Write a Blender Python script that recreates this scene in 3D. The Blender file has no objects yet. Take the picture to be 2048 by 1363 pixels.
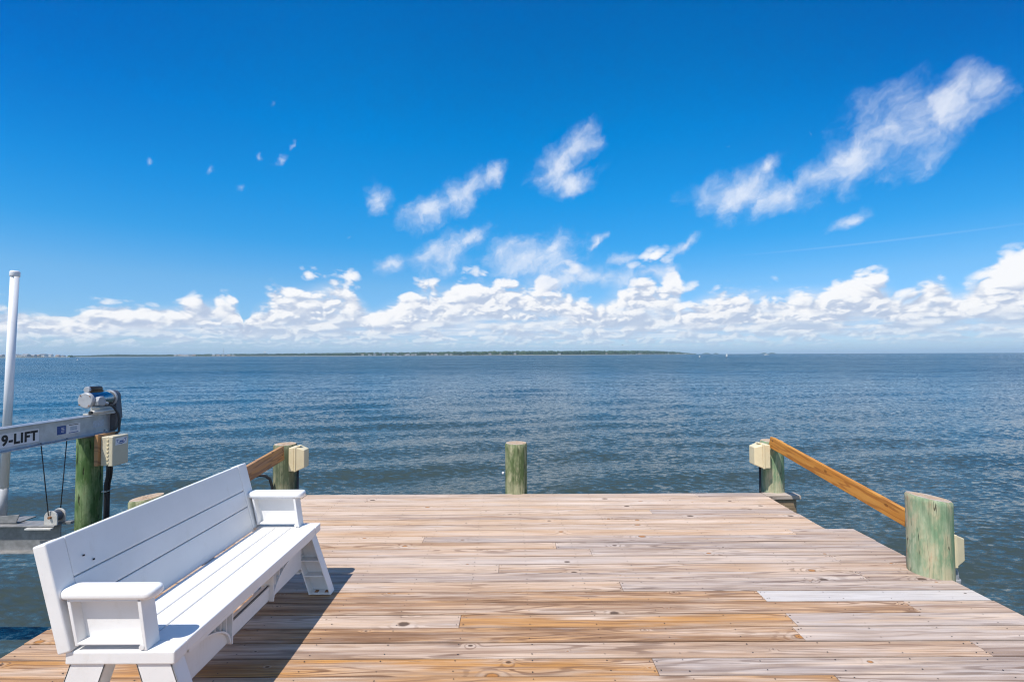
import bpy, bmesh, math, random
import numpy as np
from mathutils import Vector, Matrix, Euler
R = math.radians
random.seed(7)
SC = bpy.context.scene
COL = SC.collection

# ------------------------------------------------------------------ camera
F = 940.0; CX, CY = 1024.0, 681.5; CAMH = 1.64; WATER = -1.2; HAZE_D = 0.00009
cam_d = bpy.data.cameras.new("camera"); cam = bpy.data.objects.new("camera", cam_d); COL.objects.link(cam)
cam_d.sensor_width = 36.0; cam_d.lens = F / 2048 * 36.0
cam_d.clip_start = 0.05; cam_d.clip_end = 60000
PITCH = math.atan(27.5 / F)
CAMROT = Matrix.Rotation(R(90) + PITCH, 3, 'X') @ Matrix.Rotation(R(-0.25), 3, 'Z')
cam.matrix_world = Matrix.Translation((0, -0.047, CAMH)) @ CAMROT.to_4x4()
SC.camera = cam

def ray(px, py):
    return (CAMROT @ Vector((px - CX, CY - py, -F))).normalized()
def azel(px, py):
    d = ray(px, py); return math.atan2(d.x, d.y), math.asin(d.z)

# ------------------------------------------------------------------ exposure
SC.view_settings.view_transform = 'Standard'; SC.view_settings.look = 'None'
SC.view_settings.exposure = 0.46; SC.view_settings.gamma = 1.0
SC.view_settings.use_curve_mapping = False
SC.render.engine = 'CYCLES'
SC.cycles.use_denoising = True
SC.cycles.max_bounces = 6; SC.cycles.diffuse_bounces = 3; SC.cycles.glossy_bounces = 3
SC.cycles.sample_clamp_indirect = 4.0
SC.cycles.volume_bounces = 0; SC.cycles.filter_width = 1.15
SC.cycles.use_adaptive_sampling = True; SC.cycles.adaptive_threshold = 0.015; SC.cycles.adaptive_min_samples = 16

# ------------------------------------------------------------------ sun
SUN = Vector((-0.364, -0.458, 1.0)).normalized()
sun_d = bpy.data.lights.new("sun", 'SUN'); sun = bpy.data.objects.new("sun", sun_d); COL.objects.link(sun)
sun_d.energy = 3.7; sun_d.angle = R(0.5); sun_d.color = (1.0, 0.955, 0.89)
sun.rotation_euler = SUN.to_track_quat('Z', 'Y').to_euler(); sun.location = (-20, -10, 30)

# ------------------------------------------------------------------ node helper
class NT:
    def __init__(s, tree): s.t = tree; s.L = tree.links
    def node(s, typ, ins=None, **props):
        n = s.t.nodes.new(typ)
        for k, v in props.items(): setattr(n, k, v)
        for k, v in (ins or {}).items(): s.put(n.inputs[k], v)
        return n
    def put(s, sock, v):
        if isinstance(v, bpy.types.NodeSocket): s.L.new(v, sock)
        elif sock.type == 'RGBA' and not isinstance(v, (int, float)) and len(v) == 3: sock.default_value = (*v, 1)
        elif sock.type == 'RGBA' and isinstance(v, (int, float)): sock.default_value = (v, v, v, 1)
        else: sock.default_value = v
    def m(s, op, a, b=0.0, c=None, clamp=False):
        n = s.node('ShaderNodeMath', {0: a, 1: b}, operation=op, use_clamp=clamp)
        if c is not None: s.put(n.inputs[2], c)
        return n.outputs[0]
    def vm(s, op, a, b=(0, 0, 0)):
        n = s.node('ShaderNodeVectorMath', {0: a}, operation=op)
        if op == 'SCALE': s.put(n.inputs[3], b)
        else: s.put(n.inputs[1], b)
        return n.outputs['Value'] if op in ('LENGTH', 'DOT_PRODUCT', 'DISTANCE') else n.outputs[0]
    def comb(s, x=0.0, y=0.0, z=0.0): return s.node('ShaderNodeCombineXYZ', {0: x, 1: y, 2: z}).outputs[0]
    def sep(s, v): return s.node('ShaderNodeSeparateXYZ', {0: v}).outputs
    def noise(s, v, scale=1.0, detail=3.0, rough=0.5, dist=0.0, col=False):
        n = s.node('ShaderNodeTexNoise', {'Vector': v, 'Scale': scale, 'Detail': detail, 'Roughness': rough, 'Distortion': dist})
        return n.outputs['Color'] if col else n.outputs['Fac']
    def vor(s, v, scale=1.0, **k): return s.node('ShaderNodeTexVoronoi', {'Vector': v, 'Scale': scale}, **k)
    def mapr(s, v, a, b, c=0.0, d=1.0, smooth=True):
        return s.node('ShaderNodeMapRange', {0: v, 1: a, 2: b, 3: c, 4: d}, interpolation_type='SMOOTHSTEP' if smooth else 'LINEAR').outputs[0]
    def mix(s, f, a, b, blend='MIX'):
        n = s.node('ShaderNodeMix', data_type='RGBA', blend_type=blend, clamp_factor=True)
        s.put(n.inputs[0], f); s.put(n.inputs[6], a); s.put(n.inputs[7], b); return n.outputs[2]
    def lerp(s, f, a, b):
        n = s.node('ShaderNodeMix', data_type='FLOAT'); s.put(n.inputs[0], f); s.put(n.inputs[2], a); s.put(n.inputs[3], b); return n.outputs[0]
    def ramp(s, v, stops, interp='LINEAR'):
        n = s.node('ShaderNodeValToRGB', {0: v}); r = n.color_ramp; r.interpolation = interp
        while len(r.elements) > 1: r.elements.remove(r.elements[-1])
        for i, (p, c) in enumerate(stops):
            c = (c, c, c) if isinstance(c, (int, float)) else c
            e = r.elements[0] if i == 0 else r.elements.new(p)
            e.position = p; e.color = (*c, 1)
        return n.outputs[0]
    def bump(s, h, strength=1.0, dist=0.01, nrm=None):
        n = s.node('ShaderNodeBump', {'Height': h, 'Strength': strength, 'Distance': dist})
        if nrm is not None: s.put(n.inputs['Normal'], nrm)
        return n.outputs[0]

# ------------------------------------------------------------------ world: sky + clouds
w = bpy.data.worlds.new("World"); SC.world = w; w.use_nodes = True
T = NT(w.node_tree); bg = w.node_tree.nodes['Background']
sky = T.node('ShaderNodeTexSky', sky_type='NISHITA', sun_disc=False)
sky.sun_elevation = math.asin(SUN.z); sky.sun_rotation = math.atan2(SUN.x, SUN.y) % (2 * math.pi)
sky.dust_density = 0.0; sky.ozone_density = 3.0; sky.altitude = 0
gen = T.node('ShaderNodeTexCoord').outputs['Generated']
dx, dy, dz = T.sep(T.vm('NORMALIZE', gen))
az = T.m('ARCTAN2', dx, dy); el = T.m('ARCSINE', dz)
e01 = T.m('DIVIDE', el, R(90), clamp=True)
tint = T.ramp(e01, [(0.0, (.44, .58, .92)), (0.03, (.43, .63, .95)), (8 / 90, (.42, .76, 1.0)), (12.6 / 90, (.16, .80, 1.14)), (18 / 90, (.05, .87, 1.30)),
                    (24 / 90, (.0, .86, 1.38)), (37 / 90, (.0, .66, 1.23)), (60 / 90, (.25, .7, 1.15))])
tint = T.mix(T.mapr(dy, -0.35, 0.25), (1.35, 1.28, 1.2), tint)            # the deep polarised blue is the half of the sky facing the sound; the half behind is brightened as added fill light
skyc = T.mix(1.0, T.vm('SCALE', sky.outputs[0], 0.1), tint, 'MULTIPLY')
side = T.m('MULTIPLY', T.mapr(T.m('ABSOLUTE', az), .25, 1.0), T.mapr(el, .12, .5))
skyc = T.mix(T.m('MULTIPLY', side, T.mapr(dy, .0, .3)), skyc, T.vm('MULTIPLY', skyc, (0, .60, .78)))

LIT = (.725, .725, .735); SHADE = (.37, .435, .56); HAZE = (.37, .485, .61)
# silhouette of the cumulus bank, read off the photograph as azimuth -> elevation
prof = [(-80, 600), (60, 604), (140, 618), (200, 590), (330, 592), (435, 570), (475, 588), (490, 645), (504, 600), (560, 552), (620, 545), (680, 524),
        (712, 560), (745, 600), (800, 575), (850, 545), (950, 540), (1110, 540), (1190, 580), (1225, 560), (1300, 528), (1350, 540), (1368, 585), (1430, 555), (1560, 552),
        (1650, 548), (1735, 518), (1800, 560), (1880, 520), (1912, 560), (2000, 500)]
st = []
for px, py in prof:
    a, e = azel(px, py); st.append(((a + 0.95) / 1.9, e / 0.25))
st = st + [(0.99, .5)]
env = T.m('MULTIPLY', T.ramp(T.m('DIVIDE', T.m('ADD', az, 0.95), 1.9), st), 0.25)
acc = skyc
# thin grey-blue layer cloud filling the bank behind the heaps
Pf = T.comb(T.m('MULTIPLY', az, 9.0), T.m('DIVIDE', 1.0, T.m('ADD', T.m('MAXIMUM', el, 0.0), .035)), 2.0)
nf = T.noise(Pf, .9, 5, .58)
fill = T.m('MULTIPLY', T.mapr(T.m('DIVIDE', el, env), .92, .55), T.mapr(nf, .26, .58, .35, .92))
fill = T.m('MULTIPLY', fill, T.mapr(el, .012, .050))
acc = T.mix(fill, acc, T.mix(T.mapr(nf, .40, .68), (.40, .49, .62), (.60, .64, .70)))
def billow(P, sc, det=3.0):
    n = T.node('ShaderNodeTexNoise', {'Vector': P, 'Scale': sc, 'Detail': det, 'Roughness': .52}, noise_type='RIDGED_MULTIFRACTAL', normalize=True)
    n.inputs['Offset'].default_value = 1.0; n.inputs['Gain'].default_value = 1.6
    return n.outputs['Fac']
def cloud_row(acc, i, fr, top, low, cover, alpha, haze, soft, base_bias, zoff, flat=1.6, cut=None, amp=1.8, lift_=0.0):
    """one rank of cumulus: flat base at `low`, piled up to `top` (elevations), wider gaps where `cover` is high"""
    P = T.comb(T.m('MULTIPLY', az, fr), T.m('MULTIPLY', el, fr * flat), zoff)
    n1 = T.noise(P, 1.15, 6, .54)
    n2 = T.noise(T.vm('ADD', P, (-.12, .20, 0)), 1.15, 5, .54)
    b1 = billow(P, 1.5, 4.5); b2 = billow(T.vm('ADD', P, (-.08, .13, 0)), 1.5, 4.5)
    H = T.m('MAXIMUM', T.m('SUBTRACT', top, low), .002)
    tt = T.m('DIVIDE', T.m('SUBTRACT', el, low), H)
    puff = T.m('ADD', T.m('MULTIPLY', T.m('SUBTRACT', n1, .5), amp), T.m('MULTIPLY', T.m('SUBTRACT', .45, b1), .55))
    edge = T.m('ADD', T.m('SUBTRACT', 1.0 + lift_, tt), puff)
    dens = T.mapr(edge, .0, soft)
    dens = T.m('MULTIPLY', dens, T.mapr(T.m('ADD', tt, T.m('MULTIPLY', T.m('SUBTRACT', n1, .5), .9)), -.12, .22))
    if cut is not None: dens = T.m('MULTIPLY', dens, cut)
    relief = T.m('ADD', T.m('MULTIPLY', T.m('SUBTRACT', b2, b1), 1.35), T.m('MULTIPLY', T.m('SUBTRACT', n1, n2), 2.6))
    lit = T.m('ADD', T.m('ADD', T.m('MULTIPLY', tt, .80), base_bias), relief)
    c = T.mix(T.mapr(lit, .0, 1.0), SHADE, LIT)
    return T.mix(T.m('MULTIPLY', dens, alpha), acc, T.mix(haze, c, HAZE))
# distant ranks: flattened towards the horizon
for i, (b, hf, al, hz) in enumerate([(.014, .9, .55, .50), (.0205, 1.0, .68, .38), (.029, 1.0, .78, .28), (.040, 1.0, .86, .2), (.054, .8, .88, .14)]):
    hn = T.noise(T.comb(T.m('DIVIDE', az, b), 0.0, 7.3 * i + 50), .42, 2, .5)
    Hh = T.m('MULTIPLY', T.mapr(hn, .32, .60, .35, 1.0), hf * b)
    topE = T.m('MINIMUM', T.m('ADD', Hh, b), T.m('MULTIPLY', env, .9))
    acc = cloud_row(acc, i, .42 / b, topE, b, 0, al, hz, .32, .12, 3.1 + 5 * i, 1.7, T.mapr(hn, .33, .42))
# front ranks: the rearmost rises to the silhouette, lower ones overlap it
for k, (top, basef, al, fr, bias, hz) in enumerate([(1.05, .42, .97, 7.6, .26, .0), (.84, .46, .92, 11.0, .16, .03), (.64, .38, .92, 16.0, .12, .06)]):
    topE = T.m('MULTIPLY', env, top); cut = None
    if k:
        nn = T.noise(T.comb(T.m('MULTIPLY', az, 8.0 + 4 * k), 0.0, 77.0 + k), 1.0, 2, .5)
        topE = T.m('MULTIPLY', topE, T.m('ADD', .76, T.m('MULTIPLY', nn, .48)))
        cut = T.mapr(T.noise(T.comb(T.m('MULTIPLY', az, 6.0 + 3 * k), T.m('MULTIPLY', el, 9.0), 13.0 * k), 1.0, 3, .5), .40, .52)
    low = T.m('ADD', T.m('MULTIPLY', env, basef), .004)
    acc = cloud_row(acc, k, fr, topE, low, 0, al, hz, .34 + .05 * k, bias, 31.0 + 9 * k, 1.6, cut, .85 if k == 0 else 1.6, .20 if k == 0 else .05)
# torn fair-weather wisps higher up: (x, y, half length, half width, tilt) read off the photograph
blobs = [(757, 396, 34, 30, 60), (850, 430, 70, 34, 35), (930, 385, 62, 40, 40), (990, 345, 45, 22, 50), (1120, 330, 70, 36, 60), (1160, 290, 60, 38, 40), (1130, 365, 75, 30, 10),
         (1480, 385, 115, 44, 12), (1550, 395, 95, 40, 8), (1540, 335, 50, 22, 45), (1700, 320, 90, 50, 30), (1790, 265, 165, 66, 36), (1890, 215, 120, 52, 36), (1640, 350, 60, 34, 20), (1960, 178, 60, 22, 36), (1700, 440, 62, 16, 18),
         (890, 505, 95, 42, 25), (940, 475, 50, 20, 35), (1060, 515, 130, 50, 12), (1110, 490, 60, 32, 10), (1190, 482, 45, 12, 20), (1365, 492, 48, 15, 32), (1245, 520, 40, 13, 15),
         (785, 525, 45, 20, 25), (1882, 160, 22, 12, 45), (298, 324, 22, 10, 10), (420, 337, 20, 10, 70), (483, 371, 24, 10, 0), (550, 204, 17, 10, 50), (563, 318, 25, 12, 40), (583, 292, 14, 8, 60), (528, 312, 14, 9, 60),
         (1617, 271, 12, 7, 0), (1465, 298, 12, 8, 0), (1310, 545, 60, 18, 8), (1150, 555, 160, 30, 3), (700, 470, 20, 8, 20)]
uv = T.comb(az, el, 0.0)
wn = T.vm('SUBTRACT', T.noise(uv, 17.0, 4, .6, col=True), (.5, .5, .5))
uvw = T.vm('ADD', uv, T.vm('MULTIPLY', wn, (.060, .050, 0)))
best = None
for (bx, by, hl, hw, tilt) in blobs:
    stg = .40 if hl < 23 else .42 if hl < 30 else .64 if hl < 33 else (.9 if hl < 60 else 1.0)
    a0, e0 = azel(bx, by)
    a1, e1 = azel(bx + hl * math.cos(R(tilt)), by - hl * math.sin(R(tilt)))
    L = math.hypot(a1 - a0, e1 - e0); ang = math.atan2(e1 - e0, a1 - a0)
    mp = T.node('ShaderNodeMapping', {'Vector': uvw, 'Location': (a0, e0, 0), 'Rotation': (0, 0, ang), 'Scale': (L * 1.05, hw / F * 1.05, 1)}, vector_type='TEXTURE').outputs[0]
    v = T.m('SUBTRACT', stg, T.vm('LENGTH', mp))
    best = v if best is None else T.m('MAXIMUM', best, v)
mp = T.node('ShaderNodeMapping', {'Vector': uvw, 'Rotation': (0, 0, R(38)), 'Scale': (1.5, 1.0, 1)}, vector_type='TEXTURE').outputs[0]
f1 = T.noise(mp, 17.0, 7, .60)
f2 = T.noise(T.vm('ADD', mp, (-.008, .013, 0)), 17.0, 5, .58)
wd = T.mapr(T.m('ADD', T.m('MULTIPLY', best, 1.0), T.m('MULTIPLY', T.m('SUBTRACT', f1, .46), 2.1)), .0, 1.25)
wl = T.m('ADD', T.m('MULTIPLY', wd, .62), T.m('MULTIPLY', T.m('SUBTRACT', f1, f2), 2.2), clamp=True)
acc = T.mix(T.m('MULTIPLY', wd, .78), acc, T.mix(wl, (.44, .52, .67), (.70, .715, .75)))
# contrail
a0, e0 = azel(1760, 483); a1, e1 = azel(2070, 444)
mp = T.node('ShaderNodeMapping', {'Vector': uv, 'Location': (a0, e0, 0), 'Rotation': (0, 0, math.atan2(e1 - e0, a1 - a0)), 'Scale': (.30, .0026, 1)}, vector_type='TEXTURE').outputs[0]
ct = T.mapr(T.vm('LENGTH', mp), 1.0, .1)
acc = T.mix(T.m('MULTIPLY', ct, .09), acc, (.6, .68, .78))
# pale air low on the horizon
acc = T.mix(T.mapr(el, .030, .000, 0, .70), acc, (.295, .425, .575))
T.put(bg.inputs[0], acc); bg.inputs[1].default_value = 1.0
# the Nishita sky already enters at 0.1 (vm SCALE above); clouds are given as finished radiance
w.cycles.sampling_method = 'NONE'      # a broad soft sky: bounced rays find it well enough

# ------------------------------------------------------------------ material helpers
def mat(name, color=(.5, .5, .5), rough=.5, metal=0.0, spec=.5):
    m = bpy.data.materials.new(name); m.use_nodes = True
    b = m.node_tree.nodes['Principled BSDF']
    b.inputs['Base Color'].default_value = (*color, 1); b.inputs['Roughness'].default_value = rough
    b.inputs['Metallic'].default_value = metal; b.inputs['Specular IOR Level'].default_value = spec
    return m, NT(m.node_tree), b
def worn(name, color, rough=.5, metal=0.0, var=.12, scale=9.0, dirt=None, dirt_amt=.25, bump=.0006, spec=.5):
    """plain stuff with soft mottling, some dirt and slight unevenness"""
    m, t, b = mat(name, color, rough, metal, spec)
    oc = t.node('ShaderNodeTexCoord').outputs['Object']
    n = t.noise(oc, scale, 5, .6)
    c = t.mix(t.mapr(n, .25, .75), tuple(x * (1 - var) for x in color), tuple(min(1, x * (1 + var)) for x in color))
    if dirt:
        d = t.mapr(t.noise(t.vm('MULTIPLY', oc, (1, 1, .35)), scale * 2.3, 6, .68), .56, .78, 0, dirt_amt)
        c = t.mix(d, c, dirt)
    t.put(b.inputs['Base Color'], c)
    t.put(b.inputs['Roughness'], t.m('ADD', rough - .08, t.m('MULTIPLY', n, .16)))
    t.put(b.inputs['Normal'], t.bump(t.noise(oc, scale * 7, 4, .6), .5, bump))
    return m

M = {}
M['plastic'] = worn('white_plastic', (.80, .785, .765), .40, var=.035, scale=5, dirt=(.60, .55, .46), dirt_amt=.28, bump=.0005)
M['armplastic'] = worn('white_gloss_plastic', (.86, .85, .83), .28, var=.02, scale=5, dirt=(.65, .60, .5), dirt_amt=.08, bump=.0003)
M['beige'] = worn('beige_plastic', (.72, .61, .39), .42, var=.04, scale=14, dirt=(.40, .34, .22), dirt_amt=.22)
M['beige_lid'] = worn('beige_lid_plastic', (.60, .54, .40), .42, var=.04, scale=14, dirt=(.40, .34, .22), dirt_amt=.15)
M['alu'] = worn('weathered_aluminium', (.50, .51, .53), .46, .7, var=.16, scale=11, dirt=(.33, .33, .34), dirt_amt=.5)
M['alu_dull'] = worn('dull_grey_aluminium', (.27, .265, .26), .6, .35, var=.25, scale=14, dirt=(.22, .21, .20), dirt_amt=.6)
M['alu_pale'] = worn('pale_cast_metal', (.62, .59, .54), .5, .25, var=.12, scale=22, dirt=(.45, .33, .2), dirt_amt=.5)
M['galv'] = worn('galvanised_pipe', (.40, .41, .43), .5, .0, var=.15, scale=20)
M['steel'] = worn('polished_steel', (.34, .35, .37), .2, 1.0, var=.1, scale=12)
M['motor_paint'] = worn('pale_motor_paint', (.40, .41, .43), .35, .1, var=.06, scale=25, dirt=(.45, .36, .25), dirt_amt=.35)
M['rust'] = worn('rusty_iron', (.30, .14, .06), .8, .1, var=.4, scale=40)
M['bronze'] = worn('bronze_cap', (.14, .085, .05), .3, .8, var=.2, scale=20)
M['black'] = worn('black_rubber', (.018, .019, .022), .5, var=.2, scale=20)
M['cable'] = worn('dark_steel_cable', (.05, .05, .055), .5, .5, var=.3, scale=60)
M['darkgrey'] = worn('dark_grey_guard', (.10, .11, .13), .45, .3, var=.2, scale=12, dirt=(.2, .2, .22), dirt_amt=.4)
M['pvc'] = worn('white_pvc', (.80, .80, .82), .3, var=.03, scale=5, dirt=(.55, .55, .58), dirt_amt=.2)
M['grey_pvc'] = worn('grey_pvc', (.30, .31, .33), .45, var=.12, scale=15, dirt=(.45, .45, .47), dirt_amt=.4)
M['sticker'] = worn('white_sticker', (.74, .74, .76), .4, var=.04, scale=30, dirt=(.5, .5, .52), dirt_amt=.3)
M['blue'] = worn('blue_print', (.025, .07, .26), .45, var=.15, scale=40)
M['ink'] = worn('black_print', (.012, .012, .014), .5, var=.2, scale=40)
M['paleprint'] = worn('faded_print', (.42, .48, .56), .5, var=.15, scale=60)
M['screw'] = worn('weathered_screw', (.06, .05, .045), .6, .5, var=.4, scale=60)

def wood_deck():
    m, t, b = mat('weathered_decking', rough=.75)
    uvn = t.node('ShaderNodeUVMap', uv_map='UVMap').outputs[0]
    at = t.node('ShaderNodeAttribute', attribute_name='tone').outputs['Color']
    g_, o_, d_ = t.node('ShaderNodeSeparateColor', {0: at}).outputs[:3]        # greyness, orangeness, darkness of the board
    u, v, _ = t.sep(uvn)
    # knots
    def knots(sx, sy, thr, r0, r1, seed):
        P = t.comb(t.m('MULTIPLY', u, sx), t.m('MULTIPLY', v, sy), seed)
        vo = t.vor(P, 1.0, feature='F1', voronoi_dimensions='3D')
        vo.inputs['Randomness'].default_value = .9
        d = t.vm('MULTIPLY', t.vm('SUBTRACT', P, vo.outputs['Position']), (1 / sx * .62, 1 / sy, 0))
        cr = t.node('ShaderNodeSeparateColor', {0: vo.outputs['Color']}).outputs
        r = t.m('ADD', r0, t.m('MULTIPLY', t.m('POWER', cr[1], 2.0), r1))
        kd = t.m('DIVIDE', t.vm('LENGTH', d), r)
        on = t.m('GREATER_THAN', cr[0], thr)
        return kd, on, cr[2]
    kd, on, kc = knots(1.15, 5.6, .36, .003, .016, 3.3)
    kdn = t.m('ADD', kd, t.m('MULTIPLY', t.m('SUBTRACT', t.noise(t.comb(t.m('MULTIPLY', u, 30), t.m('MULTIPLY', v, 60), 0.), 1.0, 3, .6), .5), .8))
    infl = t.m('MULTIPLY', t.m('POWER', 2.718, t.m('MULTIPLY', t.m('POWER', t.m('DIVIDE', kd, 3.6), 2.0), -1.0)), on)
    # grain: contour lines of a stretched smooth field -> cathedrals, wrapping round the knots
    fld = t.noise(t.comb(t.m('MULTIPLY', u, .50), t.m('MULTIPLY', v, 8.0), 0.0), 1.0, 1.5, .45)
    fld = t.m('ADD', fld, t.m('MULTIPLY', t.m('SUBTRACT', t.noise(t.comb(t.m('MULTIPLY', u, 3.0), t.m('MULTIPLY', v, 26.0), 5.0), 1.0, 2, .5), .5), .045))
    fld = t.m('ADD', fld, t.m('MULTIPLY', infl, .17))
    ring = t.m('SINE', t.m('MULTIPLY', fld, 88.0))
    ring = t.mapr(ring, .15, .95)
    rmask = t.mapr(t.noise(t.comb(t.m('MULTIPLY', u, 1.1), t.m('MULTIPLY', v, 8.0), 11.0), 1.0, 3, .55), .38, .66)
    streak = t.noise(t.comb(t.m('MULTIPLY', u, 2.2), t.m('MULTIPLY', v, 150.0), 2.0), 1.0, 4, .62)
    streak2 = t.noise(t.comb(t.m('MULTIPLY', u, 5.0), t.m('MULTIPLY', v, 420.0), 8.0), 1.0, 3, .6)
    streak3 = t.noise(t.comb(t.m('MULTIPLY', u, 1.3), t.m('MULTIPLY', v, 48.0), 14.0), 1.0, 4, .6)
    pale, tan, orange, brown, grey, greyd = (.70, .555, .445), (.575, .405, .275), (.55, .265, .075), (.17, .085, .045), (.50, .42, .375), (.20, .145, .12)
    base = t.mix(t.mapr(t.noise(t.comb(t.m('MULTIPLY', u, .8), t.m('MULTIPLY', v, 7.0), 21.0), 1.0, 3, .5), .3, .7), tan, pale)
    om = t.m('MULTIPLY', t.mapr(t.noise(t.comb(t.m('MULTIPLY', u, 1.0), t.m('MULTIPLY', v, 10.0), 31.0), 1.0, 3, .55), .33, .60), o_)
    base = t.mix(om, base, orange)
    gm = t.m('MULTIPLY', t.mapr(t.noise(t.comb(t.m('MULTIPLY', u, .9), t.m('MULTIPLY', v, 12.0), 41.0), 1.0, 4, .6), .30, .62), g_)
    base = t.mix(gm, base, grey)
    dark = t.mix(g_, brown, greyd)
    band = t.mapr(t.noise(t.comb(t.m('MULTIPLY', u, .55), t.m('MULTIPLY', v, 20.0), 81.0), 1.0, 4, .6), .44, .62)
    base = t.mix(t.m('MULTIPLY', band, t.m('ADD', .06, t.m('MULTIPLY', d_, .92), None, True)), base, t.mix(g_, (.30, .155, .075), (.28, .21, .18)))
    rf = t.m('MULTIPLY', ring, t.m('ADD', t.m('MULTIPLY', rmask, .80), .10))
    rf = t.m('MULTIPLY', rf, t.m('ADD', .30, t.m('MULTIPLY', d_, 1.2), None, True))
    c = t.mix(rf, base, dark)
    dk = t.m('MULTIPLY', t.mapr(t.noise(t.comb(t.m('MULTIPLY', u, 1.0), t.m('MULTIPLY', v, 16.0), 51.0), 1.0, 5, .62), .46, .66), t.m('MULTIPLY', d_, .85))
    c = t.mix(dk, c, dark)
    c = t.mix(t.m('MULTIPLY', t.mapr(streak, .46, .72, 0, .95), t.m('ADD', .25, t.m('MULTIPLY', d_, .7))), c, dark)
    c = t.mix(t.mapr(streak2, .35, .15, 0, .35), c, (.68, .60, .54))
    c = t.mix(t.m('MULTIPLY', t.mapr(streak3, .47, .70, 0, .9), t.m('ADD', .22, t.m('MULTIPLY', d_, .65))), c, t.mix(.35, dark, tan))
    c = t.mix(t.mapr(streak3, .42, .22, 0, .55), c, pale)
    wash = t.m('MULTIPLY', t.m('SUBTRACT', 1.0, t.m('MULTIPLY', o_, .6)), t.mapr(t.noise(t.comb(t.m('MULTIPLY', u, 1.6), t.m('MULTIPLY', v, 14.0), 61.0), 1.0, 5, .6), .52, .74, 0, .42))
    c = t.mix(wash, c, (.62, .56, .52))
    # the bleached boards (tone: grey above 1 is stored as alpha-like 'd_' below 0.05)
    white = t.m('MULTIPLY', t.m('LESS_THAN', d_, .06), .82)
    c = t.mix(white, c, t.mix(t.mapr(streak, .4, .65), (.60, .565, .54), (.40, .37, .35)))
    # knot body
    kcol = t.mix(t.mapr(kc, .45, .55), (.40, .17, .045), (.07, .045, .035))
    kb = t.m('MULTIPLY', t.mapr(kdn, 1.15, .85), on)
    c = t.mix(t.m('MULTIPLY', kb, .85), c, kcol)
    rim = t.m('MULTIPLY', t.m('MULTIPLY', t.mapr(kdn, .75, 1.0), t.mapr(kdn, 1.45, 1.1)), on)
    c = t.mix(t.m('MULTIPLY', rim, .55), c, (.10, .06, .04))
    halo = t.m('MULTIPLY', t.m('MULTIPLY', t.mapr(kdn, 1.2, 1.8), t.mapr(kdn, 3.2, 2.0)), on)
    c = t.mix(t.m('MULTIPLY', halo, .16), c, (.66, .58, .50))
    # short cracks
    cr = t.noise(t.comb(t.m('MULTIPLY', u, 5.0), t.m('MULTIPLY', v, 130.0), 71.0), 1.0, 2, .5)
    ck = t.mapr(cr, .735, .77)
    c = t.mix(t.m('MULTIPLY', ck, .7), c, (.07, .05, .045))
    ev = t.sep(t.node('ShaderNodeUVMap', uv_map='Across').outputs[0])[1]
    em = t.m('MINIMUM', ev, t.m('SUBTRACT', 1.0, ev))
    eg = t.mapr(t.m('ADD', em, t.m('MULTIPLY', t.m('SUBTRACT', streak3, .5), .05)), .045, .008)  # gap shade painted into the colour along both edges of each board
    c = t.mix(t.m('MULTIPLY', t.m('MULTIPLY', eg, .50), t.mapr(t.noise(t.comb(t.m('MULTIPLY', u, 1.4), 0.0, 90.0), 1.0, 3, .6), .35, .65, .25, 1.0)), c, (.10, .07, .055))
    t.put(b.inputs['Base Color'], c)
    h = t.m('SUBTRACT', t.m('MULTIPLY', streak, .6), t.m('MULTIPLY', ring, .35))
    h = t.m('SUBTRACT', h, t.m('MULTIPLY', kb, .8)); h = t.m('SUBTRACT', h, ck)
    t.put(b.inputs['Normal'], t.bump(h, .55, .0016))
    b.inputs['Specular IOR Level'].default_value = .08
    return m
M['deck'] = wood_deck()

def wood_plain(name, a, bcol, dark, k=46.0, uscale=1.0):
    """sawn lumber: object coordinates with X along the piece"""
    m, t, b = mat(name, rough=.62)
    x, y, z = t.sep(t.node('ShaderNodeTexCoord').outputs['Object'])
    r = t.m('ADD', z, t.m('MULTIPLY', y, .7))
    f = t.noise(t.comb(t.m('MULTIPLY', x, 1.0 * uscale), t.m('MULTIPLY', r, 9.0), 3.0), 1.0, 2, .5)
    ring = t.mapr(t.m('SINE', t.m('MULTIPLY', f, k)), .1, 1.0)
    st_ = t.noise(t.comb(t.m('MULTIPLY', x, 3.0), t.m('MULTIPLY', r, 180.0), 7.0), 1.0, 4, .6)
    c = t.mix(t.mapr(t.noise(t.comb(t.m('MULTIPLY', x, 1.6), t.m('MULTIPLY', r, 14.0), 9.0), 1.0, 3, .5), .35, .65), a, bcol)
    c = t.mix(t.m('MULTIPLY', ring, .62), c, dark)
    c = t.mix(t.mapr(st_, .5, .8, 0, .4), c, dark)
    P = t.comb(t.m('MULTIPLY', x, 2.2), t.m('MULTIPLY', r, 8.0), 1.0)
    vo = t.vor(P, 1.0)
    kd = t.vm('LENGTH', t.vm('MULTIPLY', t.vm('SUBTRACT', P, vo.outputs['Position']), (.45 * .6, .125, 0)))
    cr = t.node('ShaderNodeSeparateColor', {0: vo.outputs['Color']}).outputs
    kb = t.m('MULTIPLY', t.mapr(kd, .014, .010), t.m('GREATER_THAN', cr[0], .5))
    c = t.mix(t.m('MULTIPLY', kb, .7), c, tuple(v * .6 for v in dark))
    t.put(b.inputs['Base Color'], c)
    t.put(b.inputs['Normal'], t.bump(t.m('SUBTRACT', st_, ring), .4, .0012))
    b.inputs['Specular IOR Level'].default_value = .3
    return m
M['rail_new'] = wood_plain('new_yellow_pine', (.50, .205, .035), (.56, .26, .055), (.27, .09, .018))
M['rail_old'] = wood_plain('old_brown_pine', (.40, .23, .13), (.46, .24, .09), (.17, .095, .06))
M['board_grey'] = wood_plain('greyed_lumber', (.50, .41, .33), (.42, .35, .30), (.25, .19, .15))
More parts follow.
